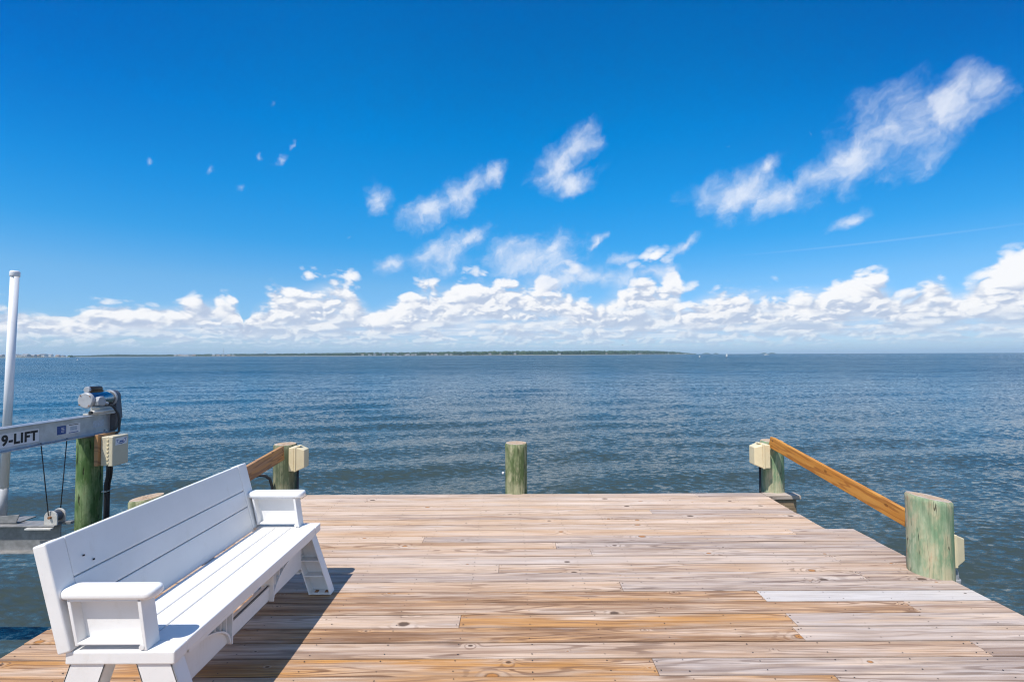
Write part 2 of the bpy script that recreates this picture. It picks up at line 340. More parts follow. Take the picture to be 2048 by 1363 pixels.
M['joist'] = wood_plain('treated_joist', (.32, .23, .14), (.26, .20, .12), (.14, .10, .07))
M['endgrain'] = worn('weathered_end_grain', (.45, .36, .30), .8, var=.2, scale=50, dirt=(.2, .15, .12), dirt_amt=.5, bump=.002)

def pile_mat(name, green, green2, tan, stain, tanamt=.5):
    m, t, b = mat(name, rough=.8)
    tc = t.node('ShaderNodeTexCoord').outputs['Object']
    x, y, z = t.sep(tc)
    ang = t.m('ARCTAN2', x, y)
    P = t.comb(t.vm('LENGTH', t.comb(x, y, 0.)), ang, z)
    warp = t.vm('SCALE', t.vm('SUBTRACT', t.noise(t.vm('MULTIPLY', tc, (1, 1, .4)), 9.0, 3, .5, col=True), (.5, .5, .5)), .06)
    q = t.vm('ADD', tc, warp)
    sw = t.noise(t.vm('MULTIPLY', q, (1, 1, .42)), 7.0, 3, .5)
    ring = t.m('MULTIPLY', t.mapr(t.m('SINE', t.m('MULTIPLY', sw, 40.0)), .2, 1.0), t.mapr(t.noise(t.vm('MULTIPLY', tc, (1, 1, .4)), 6.0, 3, .5), .45, .62))
    st_ = t.noise(t.vm('MULTIPLY', tc, (1, 1, .035)), 95.0, 5, .65)
    st2 = t.noise(t.vm('MULTIPLY', tc, (1, 1, .09)), 30.0, 4, .6)
    big = t.noise(t.vm('MULTIPLY', q, (1, 1, .45)), 6.0, 5, .62)
    c = t.mix(t.mapr(big, .38, .60), green, green2)
    c = t.mix(t.mapr(t.noise(t.vm('MULTIPLY', q, (1, 1, .35)), 8.0, 5, .66), .42, .60, 0, tanamt), c, tan)
    c = t.mix(t.mapr(st2, .45, .68, 0, .6), c, tuple(v * .62 for v in green))
    c = t.mix(t.m('MULTIPLY', ring, .55), c, tuple(v * .85 for v in green))
    c = t.mix(t.mapr(st_, .48, .74, 0, .5), c, tuple(v * .5 for v in green))
    c = t.mix(t.mapr(st_, .42, .25, 0, .5), c, tuple(min(.6, v * 1.25) for v in tan))
    c = t.mix(t.mapr(t.noise(t.vm('MULTIPLY', tc, (1, 1, .5)), 7.5, 5, .66), .56, .68, 0, .75), c, stain)
    ck = t.mapr(t.noise(t.vm('MULTIPLY', q, (1, 1, .10)), 34.0, 2, .5), .665, .70)
    c = t.mix(t.m('MULTIPLY', ck, .85), c, (.025, .025, .015))
    crk = t.m('ABSOLUTE', t.m('SUBTRACT', t.noise(t.vm('MULTIPLY', q, (1, 1, .045)), 17.0, 2, .5), .5))
    crk = t.m('MULTIPLY', t.mapr(crk, .010, .003), t.mapr(t.noise(t.vm('MULTIPLY', tc, (1, 1, .3)), 9.0, 2, .5), .50, .56))
    c = t.mix(t.m('MULTIPLY', crk, .8), c, (.03, .028, .02))
    t.put(b.inputs['Base Color'], c)
    t.put(b.inputs['Normal'], t.bump(t.m('SUBTRACT', t.m('ADD', st_, t.m('MULTIPLY', ring, .4)), t.m('MULTIPLY', ck, 1.5)), .6, .003))
    b.inputs['Specular IOR Level'].default_value = .1
    return m
M['pile_green'] = pile_mat('green_treated_pile', (.10, .145, .06), (.26, .29, .16), (.46, .43, .28), (.27, .18, .12), .75)
M['pile_pale'] = pile_mat('pale_green_pile', (.20, .31, .18), (.40, .45, .30), (.52, .44, .28), (.45, .23, .14), .8)
M['pile_dark'] = pile_mat('dark_green_pile', (.08, .15, .05), (.18, .28, .12), (.36, .40, .22), (.20, .10, .05), .5)
M['pile_grey'] = pile_mat('grey_green_pile', (.12, .15, .09), (.25, .26, .16), (.40, .35, .23), (.22, .15, .10), .5)
def top_mat():
    m, t, b = mat('pile_end_grain', rough=.85)
    tc = t.node('ShaderNodeTexCoord').outputs['Object']
    x, y, z = t.sep(tc)
    r = t.vm('LENGTH', t.comb(x, y, 0.))
    n = t.noise(tc, 14.0, 4, .6)
    ring = t.mapr(t.m('SINE', t.m('ADD', t.m('MULTIPLY', r, 420.0), t.m('MULTIPLY', n, 9.0))), 0, 1)
    c = t.mix(t.mapr(n, .35, .62), (.52, .45, .38), (.42, .29, .18))
    c = t.mix(t.mapr(r, .10, .075, 0, .5), c, (.40, .27, .17))
    c = t.mix(t.m('MULTIPLY', ring, .3), c, (.27, .19, .13))
    t.put(b.inputs['Base Color'], c); t.put(b.inputs['Normal'], t.bump(t.noise(tc, 90., 4, .6), .6, .002))
    return m
M['pile_top'] = top_mat()

# ------------------------------------------------------------------ mesh helpers
class MB:
    def __init__(s): s.bm = bmesh.new(); s.mi = 0
    def box(s, x0, x1, y0, y1, z0, z1, mi=0):
        vs = [s.bm.verts.new((x, y, z)) for z in (z0, z1) for y in (y0, y1) for x in (x0, x1)]
        for f in ((0, 2, 3, 1), (4, 5, 7, 6), (0, 1, 5, 4), (2, 6, 7, 3), (0, 4, 6, 2), (1, 3, 7, 5)):
            fc = s.bm.faces.new([vs[i] for i in f]); fc.material_index = mi
        return s
    def hull8(s, pts, mi=0):
        vs = [s.bm.verts.new(p) for p in pts]
        for f in ((0, 3, 2, 1), (4, 5, 6, 7), (0, 1, 5, 4), (1, 2, 6, 5), (2, 3, 7, 6), (3, 0, 4, 7)):
            fc = s.bm.faces.new([vs[i] for i in f]); fc.material_index = mi
        return s
    def prism(s, poly, axis, a, b, mi=0):
        """poly: list of 2d points; axis 0/1/2 = extrusion axis from a to b"""
        def P(p, t):
            q = [p[0], p[1]]; q.insert(axis, t); return q
        A = [s.bm.verts.new(P(p, a)) for p in poly]; B = [s.bm.verts.new(P(p, b)) for p in poly]
        n = len(poly)
        fs = [s.bm.faces.new(A), s.bm.faces.new(B[::-1])]
        for i in range(n): fs.append(s.bm.faces.new((A[i], B[i], B[(i + 1) % n], A[(i + 1) % n])))
        for f in fs: f.material_index = mi
        return s
    def tube(s, path, r, n=12, caps=True, mi=0, smooth=True):
        path = [Vector(p) for p in path]
        rs = r if isinstance(r, (list, tuple)) else [r] * len(path)
        rings = []; up = Vector((0, 0, 1))
        d0 = (path[1] - path[0]).normalized()
        a = d0.cross(up) if abs(d0.z) < .95 else d0.cross(Vector((1, 0, 0)))
        a.normalize()
        for i, p in enumerate(path):
            d = (path[min(i + 1, len(path) - 1)] - path[max(i - 1, 0)]).normalized()
            a = (a - d * a.dot(d)).normalized(); b2 = d.cross(a)
            rings.append([s.bm.verts.new(p + (a * math.cos(2 * math.pi * k / n) + b2 * math.sin(2 * math.pi * k / n)) * rs[i]) for k in range(n)])
        for i in range(len(rings) - 1):
            for k in range(n):
                f = s.bm.faces.new((rings[i][k], rings[i][(k + 1) % n], rings[i + 1][(k + 1) % n], rings[i + 1][k])); f.smooth = smooth; f.material_index = mi
        if caps:
            f = s.bm.faces.new(rings[0][::-1]); f.material_index = mi
            f = s.bm.faces.new(rings[-1]); f.material_index = mi
        return s
    def build(s, name, mats, parent=None, bevel=0.0, seg=2, origin=None, smooth=False):
        bmesh.ops.recalc_face_normals(s.bm, faces=s.bm.faces)
        me = bpy.data.meshes.new(name)
        if origin is not None: bmesh.ops.translate(s.bm, verts=s.bm.verts, vec=-Vector(origin))
        if smooth:
            for f in s.bm.faces: f.smooth = True
        s.bm.to_mesh(me); s.bm.free()
        for m in (mats if isinstance(mats, (list, tuple)) else [mats]): me.materials.append(m)
        o = bpy.data.objects.new(name, me); COL.objects.link(o)
        if origin is not None: o.location = origin
        if bevel:
            md = o.modifiers.new('bevel', 'BEVEL'); md.width = bevel; md.segments = seg; md.limit_method = 'ANGLE'; md.angle_limit = R(35)
        if parent is not None:
            o.parent = parent
            o.location = Vector(o.location) - WORLD[parent.name]
        WORLD[o.name] = Vector(origin) if origin is not None else Vector((0, 0, 0))
        return o
WORLD = {}
def tag(o, label=None, cat=None, group=None, kind=None):
    if label: o['label'] = label
    if cat: o['category'] = cat
    if group: o['group'] = group
    if kind: o['kind'] = kind
    return o
def empty(name, loc, label, cat, group=None):
    o = bpy.data.objects.new(name, None); COL.objects.link(o); o.location = loc; o.empty_display_size = .1
    WORLD[o.name] = Vector(loc); return tag(o, label, cat, group)

# ------------------------------------------------------------------ water
def water():
    n = 620
    t = np.linspace(-1, 1, n)
    def coord(L, near): 
        k = 7.6; s_ = np.sinh(k * t) / np.sinh(k); return s_ * L
    X = coord(14000, 0); Y = coord(14000, 0) + 8.0
    gx, gy = np.meshgrid(X, Y)
    z = np.zeros_like(gx)
    rng = np.random.RandomState(5)
    sp = np.maximum(np.gradient(X)[None, :] * np.ones_like(gx), np.gradient(Y)[:, None] * np.ones_like(gx))
    for i in range(46):
        lam = 0.8 * (7.0 ** rng.rand()); th = R(100) + rng.randn() * .26
        k = 2 * math.pi / lam; amp = .0029 * lam * (.5 + rng.rand()) * .9
        fade = np.clip((lam / sp - 2.5) / 3, 0, 1)
        ph = k * (gx * math.cos(th) + gy * math.sin(th)) + rng.rand() * 6.28
        z += amp * fade * np.sin(ph)
    verts = np.stack([gx, gy, z + WATER], -1).reshape(-1, 3)
    i, j = np.meshgrid(np.arange(n - 1), np.arange(n - 1))
    a = (j * n + i).ravel(); faces = np.stack([a, a + 1, a + n + 1, a + n], -1)
    me = bpy.data.meshes.new('water'); me.vertices.add(len(verts)); me.vertices.foreach_set('co', verts.ravel())
    me.loops.add(faces.size); me.loops.foreach_set('vertex_index', faces.ravel().astype(np.int32))
    me.polygons.add(len(faces)); me.polygons.foreach_set('loop_start', np.arange(0, faces.size, 4, dtype=np.int32))
    me.polygons.foreach_set('use_smooth', np.ones(len(faces), bool))
    me.update(calc_edges=True)
    m, t_, b = mat('sound_water', (.02, .05, .06), .08)
    b.inputs['IOR'].default_value = 1.333; b.inputs['Specular IOR Level'].default_value = .34
    oc = t_.node('ShaderNodeNewGeometry').outputs['Position']
    rot = t_.node('ShaderNodeMapping', {'Vector': oc, 'Rotation': (0, 0, R(7))}).outputs[0]
    def N(sx, sy, s, d, ro, z_=0.0): return t_.noise(t_.vm('ADD', t_.vm('MULTIPLY', rot, (sx, sy, 0)), (0, 0, z_)), s, d, ro)
    rot2 = t_.node('ShaderNodeMapping', {'Vector': oc, 'Rotation': (0, 0, R(-24))}).outputs[0]
    gust = t_.mapr(N(.30, 1.0, .030, 4, .6, 3.), .32, .68)
    gust2 = t_.mapr(N(.4, 1.3, .20, 3, .6, 8.), .3, .7)
    def slope(v, sc, det, ro, ax, ay):
        cn = t_.noise(v, sc, det, ro, col=True)
        return t_.vm('MULTIPLY', t_.vm('SUBTRACT', cn, (.5, .5, .5)), (ax, ay, 0))
    sA = slope(t_.vm('MULTIPLY', rot, (1.0, 2.0, 0)), 5.5, 4, .66, .80, 1.15)
    off = t_.mapr(t_.vm('LENGTH', oc), 14.0, 140.0, 1.0, 2.0)
    sB = slope(t_.vm('MULTIPLY', rot2, (1.0, 2.3, 0)), 2.2, 4, .6, .26, .40)
    sC = slope(t_.vm('MULTIPLY', rot, (.8, 2.6, 0)), .30, 3, .55, .07, .15)
    sl = t_.vm('SCALE', t_.vm('ADD', sA, sB), t_.m('ADD', .50, t_.m('ADD', t_.m('MULTIPLY', gust, .45), t_.m('MULTIPLY', gust2, .30))))
    sl = t_.vm('SCALE', t_.vm('ADD', sl, sC), off)
    # wind chop runs in towards the dock: out on the open sound its steep faces look this way
    sl = t_.vm('ADD', sl, t_.comb(0.0, t_.mapr(t_.vm('LENGTH', oc), 12.0, 120.0, -.03, -.21), 0.0))
    gn = t_.node('ShaderNodeNewGeometry').outputs['Normal']
    t_.put(b.inputs['Normal'], t_.vm('NORMALIZE', t_.vm('ADD', gn, sl)))
    c = t_.mix(gust, (.012, .048, .072), (.018, .062, .086))
    # shallows by the dock show more green
    near = t_.mapr(t_.vm('LENGTH', oc), 45.0, 4.0)
    c = t_.mix(near, c, (.046, .060, .046))
    t_.put(b.inputs['Base Color'], c)
    me.materials.append(m)
    o = bpy.data.objects.new('water', me); COL.objects.link(o); tag(o, 'rippled blue water of the sound reaching to the horizon', kind='structure')
water()

# ------------------------------------------------------------------ the dock
P_ = .143; Y0 = 2.407
def tone_for(x, y):
    near = min(1, max(0, 1.0 - (y - 2.35) / 1.55))            # the planks towards the camera are rougher and more orange
    right = min(1, max(0, (x - .2) / 1.6))
    g = min(1, max(0, .15 + .62 * right - .30 * near * (1 - right) + random.uniform(-.42, .42)))
    o = min(1, max(0, 1.0 * near - .35 * right + .1 + random.uniform(-.40, .40)))
    d = min(1, max(.10, .12 + .58 * near + .40 * right + random.uniform(-.26, .28)))
    return g, o, d
def decking(parent):
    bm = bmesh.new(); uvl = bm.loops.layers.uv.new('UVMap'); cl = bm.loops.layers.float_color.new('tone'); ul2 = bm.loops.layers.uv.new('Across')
    joints = {}
    def J(y_px, xs):                      # butt joints read off the photograph: row by height in the picture
        k = math.floor((CAMH * F / (y_px - 708.5) - Y0) / P_)
        joints.setdefault(k, []).extend([(x - 1024) * (Y0 + (k + .5) * P_) / F for x in xs])
    J(1135, [996]); J(1172, [1240]); J(1240, [918, 1580]); J(1192, [1520]); J(1214, [1820]); J(1265, [1594]); J(1296, [1958]); J(1330, [1308])
    J(1356, [1683]); J(1060, [1583]); J(1117, [1668]); J(1149, [1722]); J(1078, [846]); J(995, [733]); J(1102, [1180]); J(1020, [1300]); J(1040, [520])
    kmax = 21
    screws = MB()
    def board(x0, x1, y0, y1, tone, dzv):
        ru, rv = random.uniform(0, 90), random.uniform(0, 90)
        z1 = dzv; z0 = -.038
        vs = [bm.verts.new((x, y, z)) for z in (z0, z1) for y in (y0, y1) for x in (x0, x1)]
        for f in ((0, 2, 3, 1), (4, 5, 7, 6), (0, 1, 5, 4), (2, 6, 7, 3), (0, 4, 6, 2), (1, 3, 7, 5)):
            fc = bm.faces.new([vs[i] for i in f])
            for lp in fc.loops:
                co = lp.vert.co
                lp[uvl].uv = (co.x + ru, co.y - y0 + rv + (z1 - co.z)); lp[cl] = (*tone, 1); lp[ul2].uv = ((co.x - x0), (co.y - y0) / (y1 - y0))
    known = {}                            # boards whose colour can be read off the photograph
    for y_px, tones in {1192: [(.1, .7, .85), (.9, 0, .03)], 1214: [(.2, .6, .8), (.6, .2, .6)], 1240: [(.3, .1, .25), (.1, .95, .5), (.9, 0, .22)],
                        1265: [(.12, .75, .98), (.85, 0, .3)], 1296: [(.4, .4, .5), (.8, .1, .9)], 1330: [(.05, 1, .6), (1, 0, .8)], 1356: [(.15, .9, .6), (.8, .1, .6)],
                        1135: [(.35, 0, .12), (.4, .25, .35)], 1117: [(.7, 0, .12), (.7, .1, .5)], 1149: [(.8, .05, .55), (.8, .1, .8)], 1172: [(.2, .25, .3), (.9, 0, .65)]}.items():
        kk = math.floor((CAMH * F / (y_px - 708.5) - Y0) / P_)
        for q_, t_ in enumerate(tones): known[(kk, q_)] = t_
    for k in range(-30, kmax + 1 + 1):
        y0 = Y0 + k * P_; y1 = y0 + P_ - random.uniform(.0040, .0090)
        if k > kmax: break
        narrow = k >= 14
        xl, xr = (-2.42, 2.93) if narrow else (-2.80, 3.18)
        xl += random.uniform(-.006, .006); xr += random.uniform(-.006, .006)
        cuts = sorted(joints.get(k, []) or ([random.uniform(-1.8, 2.4)] if random.random() < .5 else []))
        xs = [xl] + cuts + [xr]
        for q in range(len(xs) - 1):
            a, bb = xs[q] + (.0012 if q else 0), xs[q + 1] - (.0012 if q < len(xs) - 2 else 0)
            tn = tone_for((a + bb) / 2, y0)
            tn = known.get((k, q), tn)
            # piles at the near corners are notched into the boards
            segs = [(a, bb)]
            board(a, bb, y0, y1, tn, random.uniform(-.0015, .0012))
        # screws over the joists
        jx = xl + .06
        pts = []
        while jx < xr: pts.append(jx); jx += .406
        for c in cuts: pts += [c - .02, c + .02]
        for px_ in pts:
            for fy in (.22, .78):
                x = px_ + random.uniform(-.006, .006); y = y0 + P_ * fy + random.uniform(-.008, .008)
                r = random.uniform(.0030, .0044)
                c0 = [screws.bm.verts.new((x + r * math.cos(h), y + r * math.sin(h), .0022)) for h in [i * math.pi / 3 for i in range(6)]]
                screws.bm.faces.new(c0)
    me = bpy.data.meshes.new('decking'); bm.to_mesh(me); bm.free(); me.materials.append(M['deck'])
    o = bpy.data.objects.new('decking', me); COL.objects.link(o); o.parent = parent
    md = o.modifiers.new('bevel', 'BEVEL'); md.width = .003; md.segments = 2
    s = screws.build('screw', M['screw'], parent); s['kind'] = 'stuff'
dock = empty('dock', (0, 0, 0), 'weathered wooden dock platform of long planks, bleached and orange, over the water', 'dock')
decking(dock)
YF = Y0 + 22 * P_ - .005
mb = MB()
jx = -2.36
while jx < 2.9:
    mb.box(jx - .019, jx + .019, -1.8, YF - .05, -.24, -.0395); jx += .406
mb.build('joist', M['joist'], dock)['kind'] = 'stuff'
mb = MB(); mb.box(-2.405, 2.915, YF - .048, YF - .010, -.245, -.0400); mb.box(-2.77, 3.15, Y0 + 14 * P_ - .05, Y0 + 14 * P_ - .012, -.25, -.0400)
mb.build('rim_board', M['joist'], dock, bevel=.002)
for sx in (-1, 1):
    xo = 3.14 if sx > 0 else -2.76
    MB().box(min(xo, xo - sx * .038), max(xo, xo - sx * .038), -1.8, Y0 + 14 * P_ - .055, -.25, -.0400).build('side_joist', M['board_grey'], dock, bevel=.002)
# girders under the joists
for y in (-.6, 1.6, 3.55, 5.3):
    MB().box(-2.7, 3.1, y - .04, y + .04, -.48, -.252).build('girder', M['joist'], dock, bevel=.003)
# ledges around the two far piles
for sx in (-1, 1):
    x0, x1 = (2.945, 3.335) if sx > 0 else (-2.93, -2.435)
    o = MB().box(x0, x1, 5.435, 5.575, -.045, -.002).build('ledge_board', M['board_grey'], dock, bevel=.003, origin=((x0 + x1) / 2, 5.5, 0))
    xb0, xb1 = (2.95, 3.29) if sx > 0 else (-2.88, -2.44)
    MB().box(xb0, xb1, 5.455, 5.495, -.20, -.0455).build('ledge_joist', M['joist'], dock, bevel=.002, origin=((xb0 + xb1) / 2, 5.39, 0))

# ------------------------------------------------------------------ pilings
def piling(x, y, r, top, mname, label, slope=(0, 0), seed=0, group='wooden pilings of the dock'):
    rng = random.Random(seed); n = 40
    root = empty('piling', (x, y, top), label, 'piling', group)
    bm = bmesh.new(); zs = [WATER - 1.2 - top] + [z - top for z in np.arange(WATER - .2, top - .01, .06)] + [-.012, 0.0]
    ph = [rng.uniform(0, 6.28) for _ in range(6)]
    rings = []
    for i, z in enumerate(zs):
        ring = []
        for k in range(n):
            a = 2 * math.pi * k / n
            rr = r * (1 + .018 * math.sin(2 * a + ph[0]) + .012 * math.sin(3 * a + ph[1] + z * 1.3) + .006 * math.sin(9 * a + ph[2] + z * 4) + .006 * math.sin(5 * z * 2 + ph[3]))
            if i == len(zs) - 1: rr -= .008
            X, Y = rr * math.cos(a), rr * math.sin(a)
            zz = z + (slope[0] * X + slope[1] * Y if z > -.3 else 0)
            ring.append(bm.verts.new((X, Y, zz)))
        rings.append(ring)
    for i in range(len(rings) - 1):
        for k in range(n):
            f = bm.faces.new((rings[i][k], rings[i][(k + 1) % n], rings[i + 1][(k + 1) % n], rings[i + 1][k])); f.smooth = True
    me = bpy.data.meshes.new('shaft'); bm.to_mesh(me)
    bm.free(); me.materials.append(M[mname])
    o = bpy.data.objects.new('shaft', me); COL.objects.link(o); o.parent = root
    bm = bmesh.new()
    loops = [[bm.verts.new((v.co.x if hasattr(v, 'co') else 0, 0, 0)) for v in []]]
    last = [me.vertices[len(zs) * n - n + k].co.copy() for k in range(n)]
    prev = None
    for q, s_ in enumerate((1.0, .8, .6, .4, .2)):
        cur = []
        for k in range(n):
            X, Y = last[k].x * s_, last[k].y * s_
            z = slope[0] * X + slope[1] * Y + (0 if q == 0 else rng.uniform(-.0035, .003)) + .0006
            cur.append(bm.verts.new((X, Y, z)))
        if prev:
            for k in range(n): bm.faces.new((prev[k], prev[(k + 1) % n], cur[(k + 1) % n], cur[k]))
        prev = cur
    bm.faces.new(prev)
    me = bpy.data.meshes.new('cut_top'); bm.to_mesh(me); bm.free(); me.materials.append(M['pile_top'])
    o = bpy.data.objects.new('cut_top', me); COL.objects.link(o); o.parent = root
    return root
piling(.045, 5.65, .129, .580, 'pile_green', 'green treated piling standing alone at the middle of the far dock edge', seed=1)
piling(3.135, 5.67, .130, .590, 'pile_pale', 'pale green piling at the far right corner, with the orange rail nailed across it', seed=2)
piling(-2.745, 5.67, .129, .576, 'pile_grey', 'grey-green piling at the far left corner, behind the bench end', seed=3)
piling(3.135, 3.53, .138, .557, 'pile_pale', 'thick pale green piling with slanted top, nearest the camera on the right edge', slope=(-.15, 0), seed=4)
piling(-2.735, 3.50, .113, .588, 'pile_green', 'short green piling just showing its pale cut top behind the white backrest', slope=(.12, 0), seed=5)
piling(-4.33, 4.80, .106, .835, 'pile_dark', 'tall dark green piling carrying the boat lift beam and motor', seed=6, group='pilings of the boat lift')
t_ = piling.__doc__
# small white stud on the middle pile
o = MB().tube([(-.105, 5.60, .235), (-.125, 5.595, .235)], .014, 10).build('cleat_knob', M['pvc'], bpy.data.objects['piling'])

# ------------------------------------------------------------------ rail boards
def rail(p0, p1, h, th, m, label, bev):
    """sloping board from p0 (far) to p1 (near): top centre line points"""
    a, b = Vector(p0), Vector(p1); d = b - a; L = math.hypot(d.x, d.y); yaw = math.atan2(d.y, d.x); pit = math.atan2(d.z, L); LL = d.length
    mb = MB(); cut = math.tan(pit) * h
    # local x along the board; ends sawn plumb, the far end also mitred towards the dock
    y0, y1 = -th / 2, th / 2
    m0, m1 = (bev, 0) if bev > 0 else (0, -bev)
    mb.hull8([(cut + m0, y0, -h), (LL + cut, y0, -h), (LL + cut, y1, -h), (cut + m1, y1, -h), (m0, y0, 0), (LL, y0, 0), (LL, y1, 0), (m1, y1, 0)])
    o = mb.build('rail_board', m, bevel=.003)
    o.rotation_euler = Matrix(((1, 0, 0), (0, 1, 0), (0, 0, 1))).to_euler()
    o.matrix_world = Matrix.Translation(a) @ Matrix.Rotation(yaw, 4, 'Z') @ Matrix.Rotation(-pit, 4, 'Y')
    for fx in (.045, LL - .10):
        for fz in (-.035, -.095):
            s_ = -1 if bev < 0 else 1
            k = MB().tube([(fx, s_ * (th / 2), fz), (fx, s_ * (th / 2 + .003), fz)], .006, 8).build('screw', M['screw']); k.parent = o
    return tag(o, label, 'rail', 'sloping side rails of the dock')
rail((3.045, 5.50, .668), (3.165, 3.60, .360), .132, .038, M['rail_new'], 'new orange pine rail board between the two pilings on the right', -.035)
rail((-2.70, 5.50, .585), (-2.63, 3.66, .475), .165, .038, M['rail_old'], 'old brown rail board sloping from the far left piling down behind the bench', .035)

# ------------------------------------------------------------------ electrical boxes on the dock piles
def outlet(x, y, z, sx, label, conduit=None, sc=1.0):
    """box fixed to the side of a pile, facing along sx; x = face of the pile"""
    root = empty('outlet_box', (x, y, z), label, 'outlet box', 'weatherproof outlet boxes on the pilings')
    W, Hh = .085 * sc, .135 * sc
    X = lambda a: x + sx * a
    MB().box(min(X(-.01), X(.05)), max(X(-.01), X(.05)), y - W, y + W, z - Hh, z + Hh).build('back_box', M['beige'], root, bevel=.006, origin=(x, y, z))
    MB().box(min(X(.053), X(.075)), max(X(.053), X(.075)), y - W - .006, y + W + .006, z - Hh - .006, z + Hh + .006).build('cover_rim', M['beige'], root, bevel=.004, origin=(x, y, z))
    a, b2 = X(.0755), X(.165 * (sc + 1) / 2)
    i = .022
    pts = [(a, y - W, z - Hh), (a, y + W, z - Hh), (a, y + W, z + Hh), (a, y - W, z + Hh),
           (b2, y - W + i, z - Hh + .035), (b2, y + W - i, z - Hh + .035), (b2, y + W - i, z + Hh - .03), (b2, y - W + i, z + Hh - .03)]
    MB().hull8(pts).build('cover', M['beige'], root, bevel=.008, seg=3, origin=(x, y, z))
    MB().box(min(X(.06), X(.10)), max(X(.06), X(.10)), y - .03, y + .03, z + Hh + .004, z + Hh + .016).build('hinge', M['beige'], root, bevel=.003, origin=(x, y, z))
    if conduit: conduit(root)
    return root
def cond_far(x, y):
    def f(root):
        MB().tube([(x, y, .32), (x, y, -.45)], .013, 10).build('conduit', M['black'], root)
    return f
outlet(-2.60, 5.55, .430, 1, 'beige outlet box on the right side of the far left piling', cond_far(-2.575, 5.63))
outlet(2.995, 5.55, .440, -1, 'beige outlet box on the far right piling beside the orange rail end', cond_far(2.965, 5.63))
def cond_near(root):
    MB().tube([(3.27, 3.57, .01), (3.30, 3.57, .025), (3.33, 3.57, .018), (3.352, 3.57, -.01), (3.36, 3.57, -.06), (3.36, 3.57, -.10)], .020, 14).build('elbow', M['grey_pvc'], root)
    MB().tube([(3.36, 3.57, -.07), (3.36, 3.57, -.115)], .029, 14).build('coupling', M['grey_pvc'], root, bevel=.003)
    MB().tube([(3.36, 3.57, -.11), (3.36, 3.57, -.9)], .018, 14).build('conduit', M['darkgrey'], root)
outlet(3.262, 3.60, .150, 1, 'beige outlet box with grey elbow pipe on the near right piling', cond_near, sc=.86)
# loose black hose looping by the far left pile
pts = [(-3.08, 5.42, .18), (-3.02, 5.44, .235), (-2.95, 5.47, .250), (-2.89, 5.50, .235), (-2.85, 5.52, .19), (-2.83, 5.53, .10), (-2.83, 5.53, -.3)]
tag(MB().tube(pts, .016, 10).build('hose', M['black']), 'black hose arching beside the far left piling under the brown rail', 'hose')

